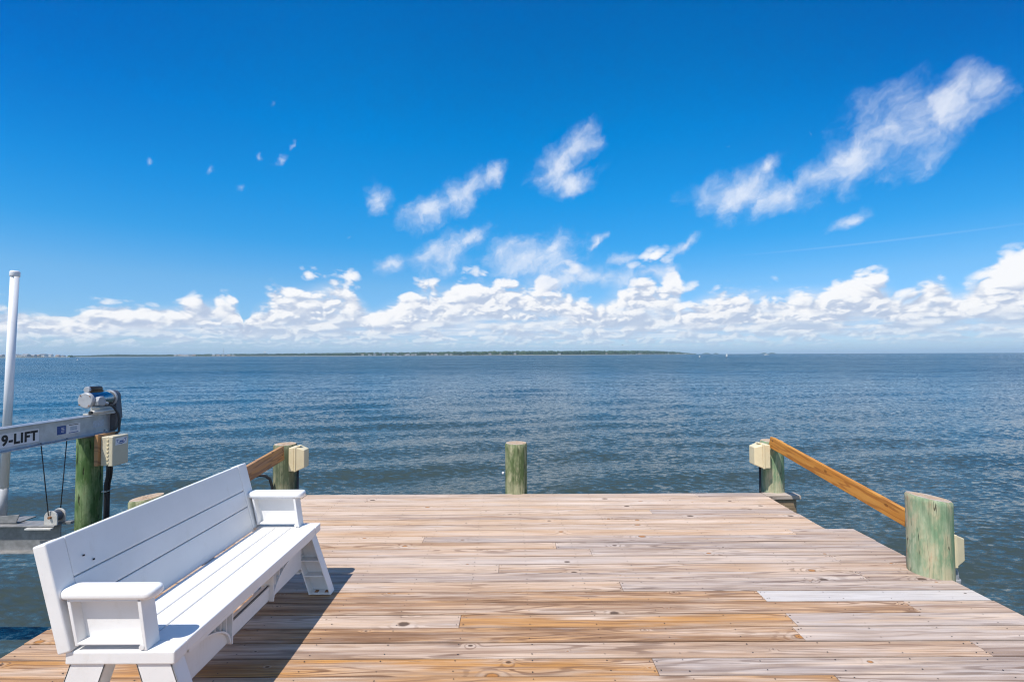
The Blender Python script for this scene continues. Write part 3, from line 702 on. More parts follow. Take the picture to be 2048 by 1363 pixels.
# ------------------------------------------------------------------ bench
def bench():
    yN, yS = 1.885, 3.335           # near and far end
    root = empty('bench', (-1.58, 2.6, 0), 'long white plastic bench with slatted backrest and two armrests on the dock', 'bench')
    PL = M['plastic']; O = (-1.58, 2.6, 0)
    # seat
    mb = MB()
    for x0, x1 in ((-1.752, -1.638), (-1.632, -1.531), (-1.525, -1.36)):
        mb.box(x0, x1, yN + .078, yS - .082, .402, .450)
    mb.build('seat', PL, root, bevel=.006, seg=3)
    mb = MB().box(-1.742, -1.365, yN + .10, yS - .10, .385, .440)
    mb.build('seat_core', PL, root)
    for y0, y1 in ((yN, yN + .0765), (yS - .0805, yS)):
        o = MB().box(-1.80, -1.357, y0, y1, .398, .4515).build('seat_end', PL, root, bevel=.007, seg=3)
    # backrest: leaning, s along the slope from bottom (-1.757,.455) to top (-1.850,.882)
    Bx, Bz, Tx, Tz = -1.768, .455, -1.882, .882
    ux, uz = Tx - Bx, Tz - Bz; LL = math.hypot(ux, uz); ux /= LL; uz /= LL; nx, nz = -uz, ux   # n points back
    def quad(s0, s1, d0, d1):
        return [(Bx + ux * s + nx * d, Bz + uz * s + nz * d) for s, d in ((s0, d0), (s1, d0), (s1, d1), (s0, d1))]
    back = MB()
    yb0, yb1 = 1.962, 3.215
    for s0, s1 in ((-.010, .1545), (.1600, .2660), (.2715, LL)):
        back.prism(quad(s0, s1, .003, .048), 1, yb0, yb1)
    back.prism(quad(.0, LL - .012, .018, .044), 1, yb0 - .01, yb1 + .01)
    back.build('backrest', PL, root, bevel=.004, seg=2)
    for y0, y1 in ((1.875, yb0 - .001), (yb1 + .001, 3.312)):
        MB().prism(quad(0, LL + .002, 0, .055), 1, y0, y1).build('back_post', PL, root, bevel=.007, seg=3)
    # small dark screw marks on the backrest
    for y, s in ((2.06, .30), (2.02, .335)):
        p = (Bx + ux * s, y, Bz + uz * s)
        MB().box(p[0] - .002, p[0] + .0035, y - .003, y + .003, p[2] - .0025, p[2] + .004).build('back_screw', M['ink'], root)
    # arms
    for ya0, ya1, ym in ((1.880, 1.972, 1), (3.236, 3.330, -1)):
        rr_ = .034; poly = []
        for cx_, cy_, a0_ in ((-1.452 - rr_, ya1 - rr_, 0), (-1.836 + rr_, ya1 - rr_, 90), (-1.836 + rr_, ya0 + rr_, 180), (-1.452 - rr_, ya0 + rr_, 270)):
            for q in range(6): poly.append((cx_ + rr_ * math.cos(R(a0_ + q * 18)), cy_ + rr_ * math.sin(R(a0_ + q * 18))))
        MB().prism(poly, 2, .653, .692).build('armrest', M['armplastic'], root, bevel=.015, seg=4, smooth=True)
        # support: web + flanges
        mb = MB(); yc = (ya0 + ya1) / 2
        y0, y1 = ya0 + .008, ya1 - .012
        mb.prism([(-1.790, .470), (-1.480, .470), (-1.508, .657), (-1.815, .657)], 1, yc + .004, yc + .012)
        mb.prism([(-1.486, .452), (-1.470, .452), (-1.500, .657), (-1.516, .657)], 1, y0, y1)
        mb.prism([(-1.762, .470), (-1.748, .470), (-1.788, .657), (-1.802, .657)], 1, y0, y1)
        mb.box(-1.755, -1.484, y0, y1, .474, .484)
        mb.box(-1.795, -1.50, y0, y1, .646, .656)
        mb.build('arm_support', PL, root, bevel=.003)
        o = MB().tube([(-1.492, y0 - .002, .466), (-1.492, y0 + .006, .466)], .011, 12).build('pivot', PL, root)
    # legs: channel sections, open side inwards
    def leg(front, yweb, yopen):
        s = 1 if front else -1; c = -1.58
        X = lambda x: c + s * (x - c)
        mb = MB(); w0, w1 = sorted((yweb, yweb + math.copysign(.006, yopen - yweb))); a, b2 = sorted((yweb, yopen))
        def fl(xt, xb, th):   # sloping flange from top x to bottom x
            mb.prism([(X(xt), .400), (X(xb), 0.004), (X(xb + th), 0.004), (X(xt + th), .400)], 1, a, b2)
        it, ib, ot, ob = -1.520, -1.388, -1.374, -1.238
        mb.prism([(X(it), .400), (X(ib), .004), (X(ob), .004), (X(ot), .400)], 1, w0, w1)
        fl(it, ib, .008); fl(ot - .008, ob - .008, .008)
        for z in (.010, .128, .232, .392):
            f = 1 - z / .4
            xi = it + (ib - it) * f; xo = ot + (ob - ot) * f
            mb.box(min(X(xi), X(xo)), max(X(xi), X(xo)), a + .001, b2 - .001, z - .004, z + .004)
        o = mb.build('leg', PL, root, bevel=.002)
        # dark screw holes in the foot
        return o
    for front in (True, False):
        leg(front, 1.893, 1.962); leg(front, 3.288, 3.218)
    for xx in (-1.345, -1.275):
        MB().box(xx - .011, xx + .011, 3.235, 3.262, .0145, .019).build('foot_bolt', M['rust'], root)
    # cross bars between front and rear legs
    for yw, yo in ((1.899, 1.960), (3.282, 3.220)):
        mb = MB(); w0, w1 = sorted((yw, yw + math.copysign(.006, yo - yw))); a, b2 = sorted((yw, yo))
        mb.box(-1.73, -1.452, w0, w1, .145, .252); mb.box(-1.73, -1.452, a, b2, .245, .253); mb.box(-1.73, -1.452, a, b2, .144, .151)
        mb.build('cross_bar', PL, root, bevel=.002)
    # stretcher along the bench
    xs_ = -1.440
    mb = MB().box(xs_ - .012, xs_, 1.975, 3.205, .186, .276); mb.box(xs_ - .035, xs_, 1.975, 3.205, .268, .276); mb.box(xs_ - .035, xs_, 1.975, 3.205, .186, .193)
    mb.build('stretcher', PL, root, bevel=.002)
    for z in (.175, .222): MB().box(-1.497, -1.480, 3.209, 3.2165, z - .007, z + .007).build('joint_bolt', M['ink'], root)
    # curved knee braces with ribs, at both ends
    for ys, dr in ((3.20, -1), (1.975, 1)):
        RA, z0_, hz_ = .40, .196, .165
        arc = [(ys + dr * RA * math.sin(math.pi / 2 * k / 14), z0_ + hz_ * math.cos(math.pi / 2 * k / 14)) for k in range(15)]
        inner = [(ys + dr * (RA - .010) * math.sin(math.pi / 2 * k / 14), z0_ + (hz_ - .010) * math.cos(math.pi / 2 * k / 14)) for k in range(15)]
        mb = MB()
        for k in range(14): mb.prism([arc[k], arc[k + 1], inner[k + 1], inner[k]], 0, xs_ - .035, xs_ + .022)
        mb.prism([(ys, z0_)] + inner, 0, xs_ + .002, xs_ + .008)
        for k in range(1, 9):
            y = ys + dr * (.046 * k); q = .046 * k / RA
            z = z0_ + hz_ * math.sqrt(max(0, 1 - q * q)) + .001
            mb.box(xs_ - .035, xs_ + .018, y - .0025, y + .0025, z, .400)
        mb.build('knee_brace', PL, root, bevel=.001)
        ye = ys + dr * (RA + .006)
        MB().box(xs_ - .05, xs_ + .026, ye - .004, ye + .004, .182, .400).build('brace_plate', PL, root, bevel=.001)
        MB().box(xs_ - .055, xs_ - .050, min(ys, ye), max(ys, ye), .30, .400).build('brace_back', PL, root)
    # fix: children were built in world space, parent sits at root
    for ch in root.children:
        pass
    return root
bench().location.x -= .010

# ------------------------------------------------------------------ boat lift
def lift():
    XL = -4.26
    root = empty('boat_lift', (XL, 4.4, .84), 'grey aluminium boat lift with motor, cables and white guide pole, lettered 9-LIFT', 'boat lift')
    yE = 4.97; z0, z1 = .842, 1.046
    mb = MB()
    for xc, s in ((-4.235, 1), (-4.345, -1)):
        xw = xc - s * .045
        mb.box(min(xw, xw + s * .008), max(xw, xw + s * .008), 1.2, yE, z0 + .009, z1 - .009)
        mb.box(min(xw, xw + s * .055), max(xw, xw + s * .055), 1.2, yE, z1 - .009, z1)
        mb.box(min(xw, xw + s * .055), max(xw, xw + s * .055), 1.2, yE, z0, z0 + .009)
    mb.box(-4.302, -4.278, 1.2, yE, z0 + .03, z0 + .05)
    beam = mb.build('top_beam', M['alu'], root, bevel=.002)
    xf = -4.272          # face of the web
    # stickers and lettering on the web
    def plate(name, m, ya, yb, za, zb, d=.0016, par=None):
        return MB().box(xf - .001, xf + d, ya, yb, za, zb).build(name, m, par or root)
    st_ = plate('sticker', M['sticker'], 3.55, 4.215, .880, .995)
    cu = bpy.data.curves.new('lettering', 'FONT'); cu.body = '9-LIFT'; cu.size = .118; cu.extrude = .0006; cu.offset = .0048; cu.space_character = 1.12
    cu.align_x = 'RIGHT'
    tmp = bpy.data.objects.new('lettering', cu); COL.objects.link(tmp)
    dg = bpy.context.evaluated_depsgraph_get(); me = bpy.data.meshes.new_from_object(tmp.evaluated_get(dg)); COL.objects.unlink(tmp); bpy.data.objects.remove(tmp)
    me.materials.clear(); me.materials.append(M['ink'])
    o = bpy.data.objects.new('lettering', me); COL.objects.link(o)
    o.parent = root; o.rotation_euler = (R(90), 0, R(90)); o.location = Vector((xf + .0030, 4.200, .898)) - Vector((XL, 4.4, .84)); o.scale = (.86, 1, 1)
    plate('label_plate', M['blue'], 4.385, 4.470, .905, .985)
    for k in range(4): MB().box(xf + .001, xf + .0022, 4.425, 4.455, .925 + .013 * k, .930 + .013 * k).build('label_print', M['sticker'], root)
    plate('warning_label', M['sticker'], 4.478, 4.62, .900, .990)
    MB().box(xf + .001, xf + .0022, 4.50, 4.60, .978, .984).build('label_print', M['ink'], root)
    MB().box(xf + .001, xf + .0022, 4.50, 4.60, .904, .912).build('label_print', M['blue'], root)
    MB().box(xf + .001, xf + .0022, 4.515, 4.585, .925, .965).build('label_print', M['paleprint'], root)
    plate('pale_label', M['paleprint'], 4.76, 4.89, .915, .985)
    MB().tube([(xf, 4.90, .87), (xf + .012, 4.90, .87)], .008, 8).build('bolt', M['steel'], root)
    # rust bracket between beam and pile top
    MB().box(-4.37, -4.24, 4.66, 4.92, .828, .8415).build('pile_cap_plate', M['alu_dull'], root, bevel=.002)
    # gear end plate and pulley cover
    mb = MB().tube([(-4.37, 4.972, .965), (-4.37, 5.02, .965)], .165, 36)
    mb.build('gear_cover', M['darkgrey'], root, bevel=.01, seg=3)
    mb = MB()
    for k in range(4):
        y = 5.022 + k * .0115
        mb.tube([(-4.37, y, .965), (-4.37, y + .007, .965)], .157 - .006 * k, 36)
    mb.build('cooling_rib', M['darkgrey'], root)
    # belt guard from gear up to the motor
    pts = []
    for k in range(13):
        a = math.pi * k / 12
        pts.append((-4.30 + .075 * math.cos(a), 1.225 + .055 * math.sin(a)))
    pts += [(-4.385, .98), (-4.20, .98)]
    MB().prism(pts, 1, 4.975, 5.045).build('belt_guard', M['darkgrey'], root, bevel=.008, seg=3)
    # motor
    mc = (-4.279, 1.200)
    MB().tube([(mc[0], 4.70, mc[1]), (mc[0], 4.955, mc[1])], .074, 32).build('motor_body', M['steel'], root, bevel=.006)
    MB().tube([(mc[0], 4.672, mc[1]), (mc[0], 4.702, mc[1])], [.074, .082], 28).build('motor_end', M['motor_paint'], root, bevel=.008, seg=3)
    MB().tube([(mc[0], 4.950, mc[1]), (mc[0], 4.970, mc[1])], .084, 28).build('motor_end', M['motor_paint'], root, bevel=.004)
    for a in (40, 130, 220, 310):
        MB().tube([(mc[0] + .066 * math.cos(R(a)), 4.665, mc[1] + .066 * math.sin(R(a))), (mc[0] + .066 * math.cos(R(a)), 4.675, mc[1] + .066 * math.sin(R(a)))], .006, 6).build('motor_bolt', M['rust'], root)
    MB().tube([(-4.335, 4.77, 1.302), (-4.335, 4.785, 1.302), (-4.335, 4.91, 1.302)], [.026, .031, .031], 18).build('capacitor', M['bronze'], root, bevel=.004)
    MB().box(-4.37, -4.30, 4.77, 4.915, 1.262, 1.290).build('capacitor_base', M['bronze'], root, bevel=.004)
    MB().tube([(-4.335, 4.750, 1.302), (-4.335, 4.773, 1.302)], .032, 16).build('capacitor_cap', M['motor_paint'], root, bevel=.004)
    # terminal box on the side
    MB().prism([(4.71, 1.15), (4.78, 1.14), (4.795, 1.19), (4.77, 1.235), (4.72, 1.23), (4.70, 1.19)], 0, -4.215, -4.170).build('terminal_box', M['motor_paint'], root, bevel=.005)
    MB().tube([(-4.19, 4.79, 1.165), (-4.185, 4.83, 1.155)], .016, 12).build('cable_gland', M['motor_paint'], root, bevel=.002)
    MB().tube([(-4.185, 4.825, 1.155), (-4.16, 4.87, 1.12), (-4.13, 4.90, 1.04), (-4.125, 4.91, .95), (-4.12, 4.90, .86), (-4.13, 4.85, .82)], .011, 10).build('power_cord', M['black'], root)
    # bracket
    mb = MB().box(-4.36, -4.20, 4.74, 4.965, 1.047, 1.059); mb.box(-4.335, -4.235, 4.80, 4.95, 1.059, 1.118)
    mb.build('motor_bracket', M['alu_pale'], root, bevel=.004)
    MB().tube([(-4.215, 4.68, 1.078), (-4.215, 4.955, 1.078)], .020, 14).build('shaft', M['alu_pale'], root)
    MB().tube([(-4.215, 4.66, 1.078), (-4.215, 4.682, 1.078)], .016, 8).build('bolt', M['ink'], root)
    # cables
    zc = .12
    MB().tube([(-4.262, 4.225, z0 + .02), (-4.262, 4.312, zc + .06)], .0042, 6).build('lift_cable', M['cable'], root)
    MB().tube([(-4.262, 4.475, z0 + .02), (-4.262, 4.425, zc + .06)], .0042, 6).build('lift_cable', M['cable'], root)
    # cradle
    mb = MB().box(-7.5, -4.20, 4.365, 4.377, -.15, .083); mb.box(-7.5, -4.20, 4.30, 4.44, .083, .094); mb.box(-7.5, -4.20, 4.30, 4.44, -.16, -.149)
    mb.build('cradle_beam', M['alu_dull'], root, bevel=.002)
    MB().box(-4.44, -4.20, 4.27, 4.30, .066, .080).build('cradle_plate', M['alu_pale'], root, bevel=.002)
    pts = [(-4.335 + .060 * math.cos(math.pi * k / 10), .165 + .058 * math.sin(math.pi * k / 10)) for k in range(11)] + [(-4.395, .094), (-4.275, .094)]
    for y in (4.325, 4.405):
        MB().prism([(y_ + .085, z_) for y_, z_ in pts], 1, y - .006, y + .006).build('pulley_cheek', M['alu_pale'], root, bevel=.002)
    MB().tube([(-4.25, 4.335, .165), (-4.25, 4.395, .165)], .05, 24).build('pulley', M['darkgrey'], root, bevel=.006)
    MB().tube([(-4.25, 4.30, .165), (-4.25, 4.43, .165)], .012, 10).build('pulley_pin', M['rust'], root)
    MB().box(-4.20, -4.12, 4.38, 4.42, .08, .105).build('cradle_tab', M['alu_dull'], root, bevel=.002)
    # guide pole
    px, py = -4.836, 4.45; lean = .0245; top = 2.455
    X = lambda z: px + lean * z
    MB().tube([(X(.10), py, .10), (X(.42), py, .42)], .0315, 24).build('pole_sleeve', M['galv'], root)
    MB().tube([(X(.42), py, .40), (X(top), py, top)], .0325, 28).build('guide_pole', M['pvc'], root)
    MB().tube([(X(top - .045), py, top - .045), (X(top), py, top), (X(top + .012), py, top + .012)], [.038, .038, .029], 28).build('pole_cap', M['pvc'], root, bevel=.003)
    mb = MB().box(-4.95, -4.60, 4.36, 4.54, .095, .105); mb.prism([(-4.95, .105), (-4.60, .105), (-4.57, .18), (-4.95, .15)], 1, 4.35, 4.358)
    mb.build('pole_bracket', M['alu_dull'], root, bevel=.002)
lift()

def lift_box():
    root = empty('control_box', (-4.06, 4.78, .69), 'beige control box with blue printed label on the lift piling below the motor', 'control box')
    MB().box(-4.165, -4.128, 4.66, 4.90, .55, .86).build('mounting_board', M['rail_old'], root, bevel=.003, origin=(-4.15, 4.78, .7))
    MB().box(-4.126, -4.052, 4.690, 4.875, .545, .835).build('back_box', M['beige_lid'], root, bevel=.008, seg=3)
    mb = MB()
    for k in range(7): mb.box(-4.062, -4.040, 4.679, 4.690, .565 + k * .038, .585 + k * .038)
    mb.build('hinge', M['beige'], root, bevel=.002)
    MB().box(-4.050, -4.000, 4.684, 4.880, .540, .838).build('lid', M['beige_lid'], root, bevel=.010, seg=3)
    MB().box(-4.0005, -3.9985, 4.715, 4.860, .745, .815).build('label_plate', M['sticker'], root)
    # two palms and a wave in blue on the label
    mb = MB()
    def frond(y, z, s):
        for a in (20, 60, 110, 160, 200):
            dy, dz = math.cos(R(a)) * s, math.sin(R(a)) * s * .8
            mb.prism([(y, z), (y + dy * .6 - dz * .15, z + dz * .6 + abs(dy) * .1), (y + dy, z + dz * .6 - s * .15)], 0, -3.9986, -3.9978)
        mb.box(-3.9986, -3.9978, y - .0018, y + .0018, z - s * 1.3, z)
    frond(4.738, .792, .018); frond(4.838, .800, .020)
    mb.box(-3.9986, -3.9978, 4.765, 4.812, .770, .784); mb.prism([(4.752, .760), (4.790, .752), (4.828, .762), (4.828, .770), (4.790, .762), (4.752, .768)], 0, -3.9986, -3.9978)
    mb.build('label_print', M['blue'], root)
    for dy, r in ((0, .016), (.035, .016)):
        MB().tube([(-4.09, 4.74 + dy, .55), (-4.092, 4.745 + dy, .50), (-4.11, 4.76 + dy, .42), (-4.135, 4.77 + dy, .34), (-4.138, 4.775 + dy * .8, .2), (-4.138, 4.775 + dy * .8, -1.3)], r, 10).build('conduit', M['black'], root)
    MB().box(-4.16, -4.115, 4.75, 4.83, .268, .280).build('strap', M['steel'], root)
lift_box()

# ------------------------------------------------------------------ far shore
def P_at(px, Z, z=WATER):
    d = ray(px, 709); s = Z / d.y
    return Vector((d.x * s, Z, z))
shore = [(-700, 1900), (-200, 1750), (60, 1550), (140, 1800), (150, 2900), (520, 2700), (700, 2350), (1024, 2050), (1180, 2150), (1290, 2500), (1345, 3000), (1392, 3800)]
def shoreZ(px):
    for (a, za), (b, zb) in zip(shore, shore[1:]):
        if a <= px <= b: return za + (zb - za) * (px - a) / (b - a)
    return shore[-1][1]
def hgt(px):   # height of the wood
    pts = [(-700, 6), (130, 7), (200, 12), (235, 15), (290, 12), (400, 13), (470, 14.5), (560, 15), (700, 15.5), (830, 16), (1000, 18), (1200, 19), (1290, 21), (1345, 19), (1370, 12), (1392, 5)]
    for (a, za), (b, zb) in zip(pts, pts[1:]):
        if a <= px <= b: return (1.12 if px > 140 else 1) * (za + (zb - za) * (px - a) / (b - a))
    return 5
m_sand = worn('far_sand', (.26, .26, .20), .9, var=.2, scale=.05)
m_wood = bpy.data.materials.new('far_foliage'); m_wood.use_nodes = True
tw = NT(m_wood.node_tree); bw = m_wood.node_tree.nodes['Principled BSDF']
gp = tw.node('ShaderNodeNewGeometry').outputs['Position']
cw = tw.mix(tw.mapr(tw.noise(gp, .03, 4, .6), .35, .65), (.030, .062, .030), (.065, .105, .045))
cw = tw.mix(tw.mapr(tw.noise(gp, .009, 3, .6), .45, .62, 0, .6), cw, (.030, .060, .045))
tw.put(bw.inputs['Base Color'], cw); bw.inputs['Roughness'].default_value = .9; bw.inputs['Specular IOR Level'].default_value = .1
def land():
    bm = bmesh.new(); prev = None
    xs = list(range(-700, 1393, 12))
    for px in xs:
        Z = shoreZ(px)
        pr = [P_at(px, Z, WATER - .3), P_at(px, Z + 12, WATER + 1.3), P_at(px, Z + 40, WATER + 2.2), P_at(px, Z + 900, WATER + 2.5)]
        row = [bm.verts.new(p) for p in pr]
        if prev:
            for k in range(3): bm.faces.new((prev[k], row[k], row[k + 1], prev[k + 1]))
        prev = row
    me = bpy.data.meshes.new('far_shore'); bm.to_mesh(me); bm.free(); me.materials.append(m_sand)
    o = bpy.data.objects.new('far_shore', me); COL.objects.link(o); tag(o, 'low sandy land along the far side of the sound', kind='structure')
land()
def woods():
    rng = random.Random(11)
    ico = bmesh.new(); bmesh.ops.create_icosphere(ico, subdivisions=1, radius=1.0)
    base = [v.co.copy() for v in ico.verts]; tris = [[v.index for v in f.verts] for f in ico.faces]; ico.free()
    V = []; Fc = []
    def clump(c, rx, rz):
        o = len(V)
        for p in base:
            k = 1 + rng.uniform(-.28, .28); V.append((c.x + p.x * rx * k, c.y + p.y * rx * k, c.z + p.z * rz * k))
        for t in tris: Fc.append([o + i for i in t])
    px = -690.0
    while px < 1391:
        Z = shoreZ(px); H = hgt(px)
        if px > 140:
            for dep in (26, 60, 110):
                h = H * rng.uniform(.72, 1.02) * (.8 if dep == 26 else 1)
                if dep == 26 and rng.random() < .35: continue
                c = P_at(px + rng.uniform(-1, 1), Z + dep + rng.uniform(-10, 10), WATER + h * .55)
                clump(c, rng.uniform(3.2, 6.5), h * .5)
                clump(c + Vector((rng.uniform(-4, 4), 0, h * .28)), rng.uniform(2.2, 3.8), h * .22)
        elif rng.random() < .35:
            h = H * rng.uniform(.6, 1.1); clump(P_at(px, Z + 60 + rng.uniform(-15, 30), WATER + h * .55), rng.uniform(3, 6), h * .5)
        px += (2.2 if px > 140 else 4) * rng.uniform(.7, 1.3)
    me = bpy.data.meshes.new('far_woods'); me.from_pydata(V, [], Fc); me.materials.append(m_wood)
    o = bpy.data.objects.new('far_woods', me); COL.objects.link(o); tag(o, 'long low band of green woods along the far shore', 'woods', kind='stuff')
    # distant islets on the horizon to the right
    for cxp, wpx, lab in ((1413, 16, 'tiny wooded islet on the horizon just right of the end of the far shore'), (1432, 8, "smallest wooded speck on the horizon, second past the shore's right end"), (1528, 12, 'tiny tree clump on the horizon just left of the white motorboat'), (1544, 14, 'tiny tree clump on the horizon just right of the white motorboat')):
        V.clear(); Fc.clear()
        nk = int(wpx * 1.2)
        for k in range(nk):
            q = -1 + 2 * k / (nk - 1); h = 12 * (1 - q * q) + 4
            clump(P_at(cxp + q * wpx / 2, 6000 + rng.uniform(0, 8), WATER + h * .45), rng.uniform(9, 12), h * .55)
        me = bpy.data.meshes.new('islet'); me.from_pydata(V, [], Fc); me.materials.append(m_wood)
        o = bpy.data.objects.new('islet', me); COL.objects.link(o); tag(o, lab, 'islet', 'islets on the horizon')
woods()

def flat(name, c, r=.7): return worn(name, c, r, var=.05, scale=.3, bump=.0)
HM = [flat('house_white', (.72, .72, .72)), flat('house_cream', (.62, .58, .50)), flat('house_grey', (.42, .44, .46)), flat('house_pink', (.58, .46, .42)), flat('house_tan', (.45, .40, .33))]
HN = ['white', 'cream', 'grey', 'pinkish', 'tan']
RM = [flat('roof_grey', (.22, .23, .25)), flat('roof_brown', (.25, .18, .14)), flat('roof_dark', (.12, .13, .15))]
RN = ['grey', 'brown', 'dark']
m_win = flat('house_window', (.05, .06, .08), .2)
rngh = random.Random(3)
ORD = ['first', 'second', 'third', 'fourth', 'fifth', 'sixth', 'seventh', 'eighth', 'ninth', 'tenth', 'eleventh', 'twelfth', 'thirteenth', 'fourteenth']
def house(px, Z, wd, ht, label_fmt, i, grp):
    wi = rngh.choice([0, 0, 0, 1, 2, 3, 4]); ri = rngh.randrange(3)
    c = P_at(px, Z, WATER + 1.5); D = wd * .8
    root = empty('house', c, label_fmt.format(HN[wi], RN[ri], ORD[i]), 'house', grp)
    we = ht * .66
    mb = MB().box(-wd / 2, wd / 2, -D / 2, D / 2, 0, we)
    mb.prism([(-D / 2, we), (D / 2, we), (0, ht - .4)], 0, -wd / 2 + .05, wd / 2 - .05)
    ob = mb.build('wall', HM[wi]); ob.parent = root
    mb = MB(); e = .7
    for s in (-1, 1):
        mb.hull8([(-wd / 2 - e, s * (D / 2 + e), we - .5), (wd / 2 + e, s * (D / 2 + e), we - .5), (wd / 2 + e, 0, ht), (-wd / 2 - e, 0, ht),
                  (-wd / 2 - e, s * (D / 2 + e), we - .1), (wd / 2 + e, s * (D / 2 + e), we - .1), (wd / 2 + e, 0, ht + .4), (-wd / 2 - e, 0, ht + .4)])
    ob = mb.build('roof', RM[ri]); ob.parent = root
    for fl in ((.22, .62) if we > 5 else (.5,)):
        for k in range(3):
            x = (-1 + k) * wd * .3
            ob = MB().box(x - wd * .07, x + wd * .07, -D / 2 - .05, -D / 2 + .05, we * fl - .9, we * fl + .9).build('window', m_win); ob.parent = root
    # stilts/deck
    mb = MB().box(-wd / 2 - .5, wd / 2 + .5, -D / 2 - 3, -D / 2 - .06, we * .42, we * .42 + .25)
    for x in (-wd / 2, -wd / 6, wd / 6, wd / 2): mb.box(x - .15, x + .15, -D / 2 - 2.9, -D / 2 - 2.6, -1.2, we * .42 - .01)
    ob = mb.build('porch', HM[0]); ob.parent = root
for i, (px, w_, h_) in enumerate([(-22, 17, 10), (2, 15, 10), (32, 16, 10.5), (41, 13, 9), (52, 18, 11), (67, 14, 9), (76, 12, 8.5), (87, 20, 11), (101, 13, 10.5), (116, 12, 8), (127, 10, 7)]):
    house(px, shoreZ(px) + 35, w_, h_, '{0} house with {1} roof, {2} from left in the row ending the left shore', i, 'houses at the left end of the far shore')
for i, px in enumerate([352, 360, 367, 374, 382, 389, 428, 437, 447, 458, 468]):
    house(px, shoreZ(px) + 20, rngh.uniform(12, 20), rngh.uniform(8, 12), '{0} house with {1} roof, {2} from left in the cluster near the radio mast', i, 'houses below the radio mast')
for i, px in enumerate([725, 740, 750, 767, 776, 790, 812, 816, 825, 832]):
    house(px, shoreZ(px) + 20, rngh.uniform(9, 14), rngh.uniform(7, 10), '{0} house with {1} roof, {2} from left among the trees just left of centre', i, 'houses among the trees left of centre')
for i, px in enumerate([855, 864, 871, 893, 903, 980, 1000, 1030, 1118, 1212, 1280, 1356, 1371]):
    house(px, shoreZ(px) + 20, rngh.uniform(9, 14), rngh.uniform(6, 9.5), "{0} house with {1} roof, {2} from left on the shore's right half", i, 'houses on the right half of the shore')

# mast, water tower, jetties
c = P_at(447, 2900, WATER)
root = empty('radio_mast', c, 'thin grey radio mast rising above the trees on the left part of the far shore', 'mast')
ob = MB().tube([(0, 0, 0), (0, 0, 56)], [.9, .45], 6).build('mast_tube', RM[0]); ob.parent = root
mb = MB()
for z in (20, 34, 46): mb.box(-1.3, 1.3, -1.3, 1.3, z, z + .5)
ob = mb.build('mast_platform', RM[0]); ob.parent = root
c = P_at(530, 2750, WATER)
root = empty('water_tower', c, 'small white bulb-topped water tower above the trees left of centre', 'water tower')
ob = MB().tube([(0, 0, 0), (0, 0, 22)], [1.6, 1.2], 12).build('tower_stem', HM[2]); ob.parent = root
ob = MB().tube([(0, 0, 20), (0, 0, 22), (0, 0, 25), (0, 0, 27.5), (0, 0, 29)], [1.2, 5, 7, 5.5, 1], 20).build('tank', HM[0], smooth=True); ob.parent = root

def motorboat(px, Z, L, label, yaw):
    c = P_at(px, Z, WATER); root = empty('motorboat', c, label, 'boat')
    root.rotation_euler.z = yaw
    bm = bmesh.new(); n = 9; prev = None
    for i in range(n):
        t = i / (n - 1); x = -L / 2 + L * t; wv = L * .15 * (1 - max(0, (t - .45) / .55) ** 2.2) + .02; sh = L * (.10 + .06 * t ** 2)
        row = [bm.verts.new(p) for p in ((x, -wv, sh), (x, -wv * .75, 0.05), (x, 0, -.25), (x, wv * .75, 0.05), (x, wv, sh), (x, 0, sh + .05))]
        if prev:
            for k in range(6): bm.faces.new((prev[k], row[k], row[(k + 1) % 6], prev[(k + 1) % 6]))
        else: bm.faces.new(row)
        prev = row
    bm.faces.new(prev[::-1])
    mb = MB(); mb.bm.free(); mb.bm = bm
    ob = mb.build('hull', HM[0]); ob.parent = root
    ob = MB().prism([(-L * .12, L * .13), (L * .18, L * .13), (L * .10, L * .24), (-L * .10, L * .25)], 1, -L * .09, L * .09).build('cabin', HM[0]); ob.parent = root
    ob = MB().prism([(-L * .02, L * .17), (L * .15, L * .17), (L * .105, L * .225), (-L * .02, L * .23)], 1, -L * .093, L * .093).build('windscreen', m_win); ob.parent = root
    mb = MB()
    for x in (-L * .16, L * .02):
        for y in (-L * .07, L * .07): mb.box(x - .04, x + .04, y - .04, y + .04, L * .12, L * .34)
    mb.box(-L * .2, L * .06, -L * .09, L * .09, L * .34, L * .355)
    ob = mb.build('hardtop', HM[0]); ob.parent = root
    ob = MB().box(-L * .56, -L * .5, -.4, .4, .1, L * .16).build('outboard_motor', RM[2]); ob.parent = root
motorboat(1533, 860, 8.6, 'white motorboat under way on the horizon to the right of centre', R(182))
motorboat(799, 1500, 11, 'white boat lying in front of the far shore left of the middle piling', R(10))

def marker(px, Z, h, label, wide):
    c = P_at(px, Z, WATER); root = empty('channel_marker', c, label, 'channel marker', 'channel markers in the sound')
    ob = MB().tube([(0, 0, -1), (0, 0, h * .9)], .14, 8).build('post', RM[2]); ob.parent = root
    ob = MB().box(-wide / 2, wide / 2, -.22, -.15, h * .42, h).build('sign_board', HM[0]); ob.parent = root
marker(1453, 275, 2.8, 'taller white channel marker standing in the water left of the motorboat', .85)
marker(1399, 310, 1.7, 'shorter white channel marker in the water near the end of the far shore', .7)
c = P_at(155, 385, WATER); root = empty('buoy', c, 'small white buoy floating in front of the far left shore', 'buoy')
ob = MB().tube([(0, 0, -.3), (0, 0, .0), (0, 0, .5), (0, 0, .75)], [.3, .5, .42, .15], 12).build('float', HM[0], smooth=True); ob.parent = root
ob = MB().tube([(0, 0, .7), (0, 0, 1.1)], .05, 6).build('buoy_staff', RM[2]); ob.parent = root

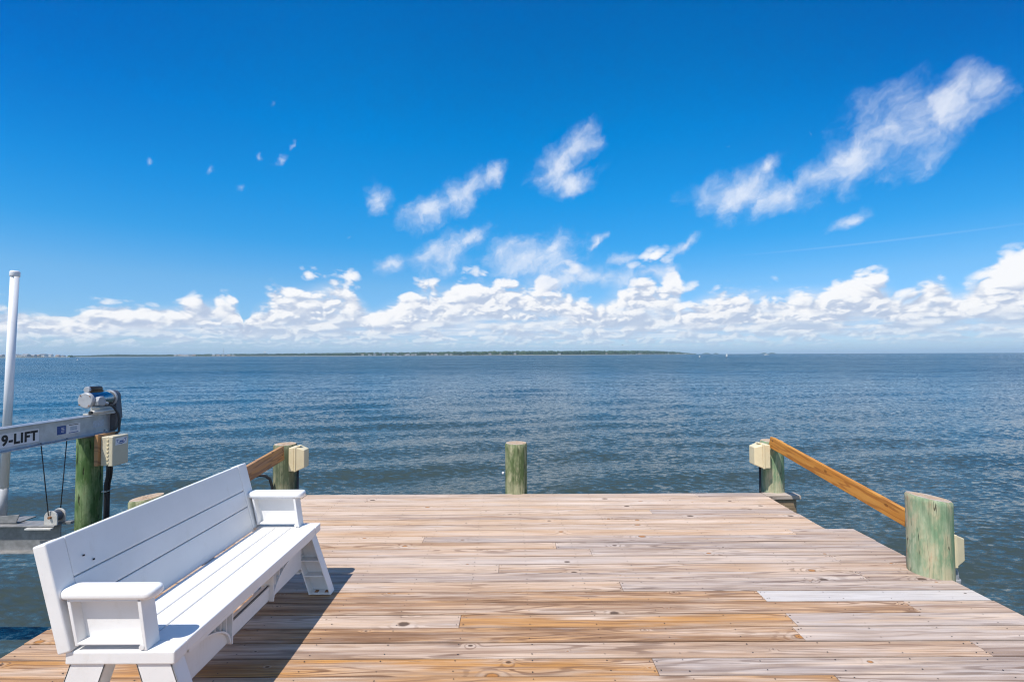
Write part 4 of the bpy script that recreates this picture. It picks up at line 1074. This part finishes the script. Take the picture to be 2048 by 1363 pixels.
m_bird = flat('bird_feathers', (.07, .07, .08))
def bird(px, py, Z, span, label, flap, yaw):
    d = ray(px, py); s = Z / d.y; c = Vector((0, 0, CAMH)) + d * s
    bm = bmesh.new()
    mb = MB(); mb.bm.free(); mb.bm = bm
    b = span * .5
    mb.tube([(0, -span * .17, 0), (0, -span * .12, .01), (0, 0, .0), (0, span * .12, .01), (0, span * .19, .02)], [.01, .05 * span, .06 * span, .035 * span, .005], 8)
    for sx in (-1, 1):
        root_f, root_b = (sx * .03, span * .09, .03), (sx * .03, -span * .06, .03)
        mf, mb_ = (sx * b * .5, span * .10, b * flap), (sx * b * .5, -span * .05, b * flap)
        tip = (sx * b, -span * .03, b * flap * .7)
        for (A, B, C_, D) in ((root_f, mf, mb_, root_b), (mf, tip, tip, mb_)):
            vs = [bm.verts.new(p) for p in (A, B, D)] if B == C_ else [bm.verts.new(p) for p in (A, B, C_, D)]
            f1 = bm.faces.new(vs); ext = bmesh.ops.extrude_face_region(bm, geom=[f1])
            bmesh.ops.translate(bm, verts=[v for v in ext['geom'] if isinstance(v, bmesh.types.BMVert)], vec=(0, 0, .012))
    o = mb.build('bird', m_bird); o.location = c; o.rotation_euler = (0, R(8), yaw)
    tag(o, label, 'bird', 'birds over the water')
bird(641, 654, 160, 1.0, 'dark bird gliding low in front of the clouds left of centre', .28, R(20))
bird(403, 656, 170, .9, 'small dark bird in flight far left, above the radio mast', .2, R(-30))
bird(1245, 690, 190, 1.0, 'small dark bird just above the wooded shore right of centre', .45, R(60))
bird(460, 505, 230, .6, 'tiny speck of a bird high in the blue sky at left', .3, R(0))
bird(1875, 643, 230, .8, 'tiny dark bird in front of the clouds at the far right', .3, R(10))

# ------------------------------------------------------------------ summer haze over the sound
hz = bpy.data.materials.new('haze'); hz.use_nodes = True
hz.node_tree.nodes.clear()
out = hz.node_tree.nodes.new('ShaderNodeOutputMaterial'); pv = hz.node_tree.nodes.new('ShaderNodeVolumePrincipled')
pv.inputs['Color'].default_value = (.62, .84, 1.0, 1); pv.inputs['Density'].default_value = HAZE_D
hz.node_tree.links.new(pv.outputs[0], out.inputs['Volume'])
o = MB().box(-14500, 14500, -14500, 14600, WATER - 3.5, 75).build('haze', hz); o['kind'] = 'stuff'; o['label'] = 'thin blue summer haze over the sound'
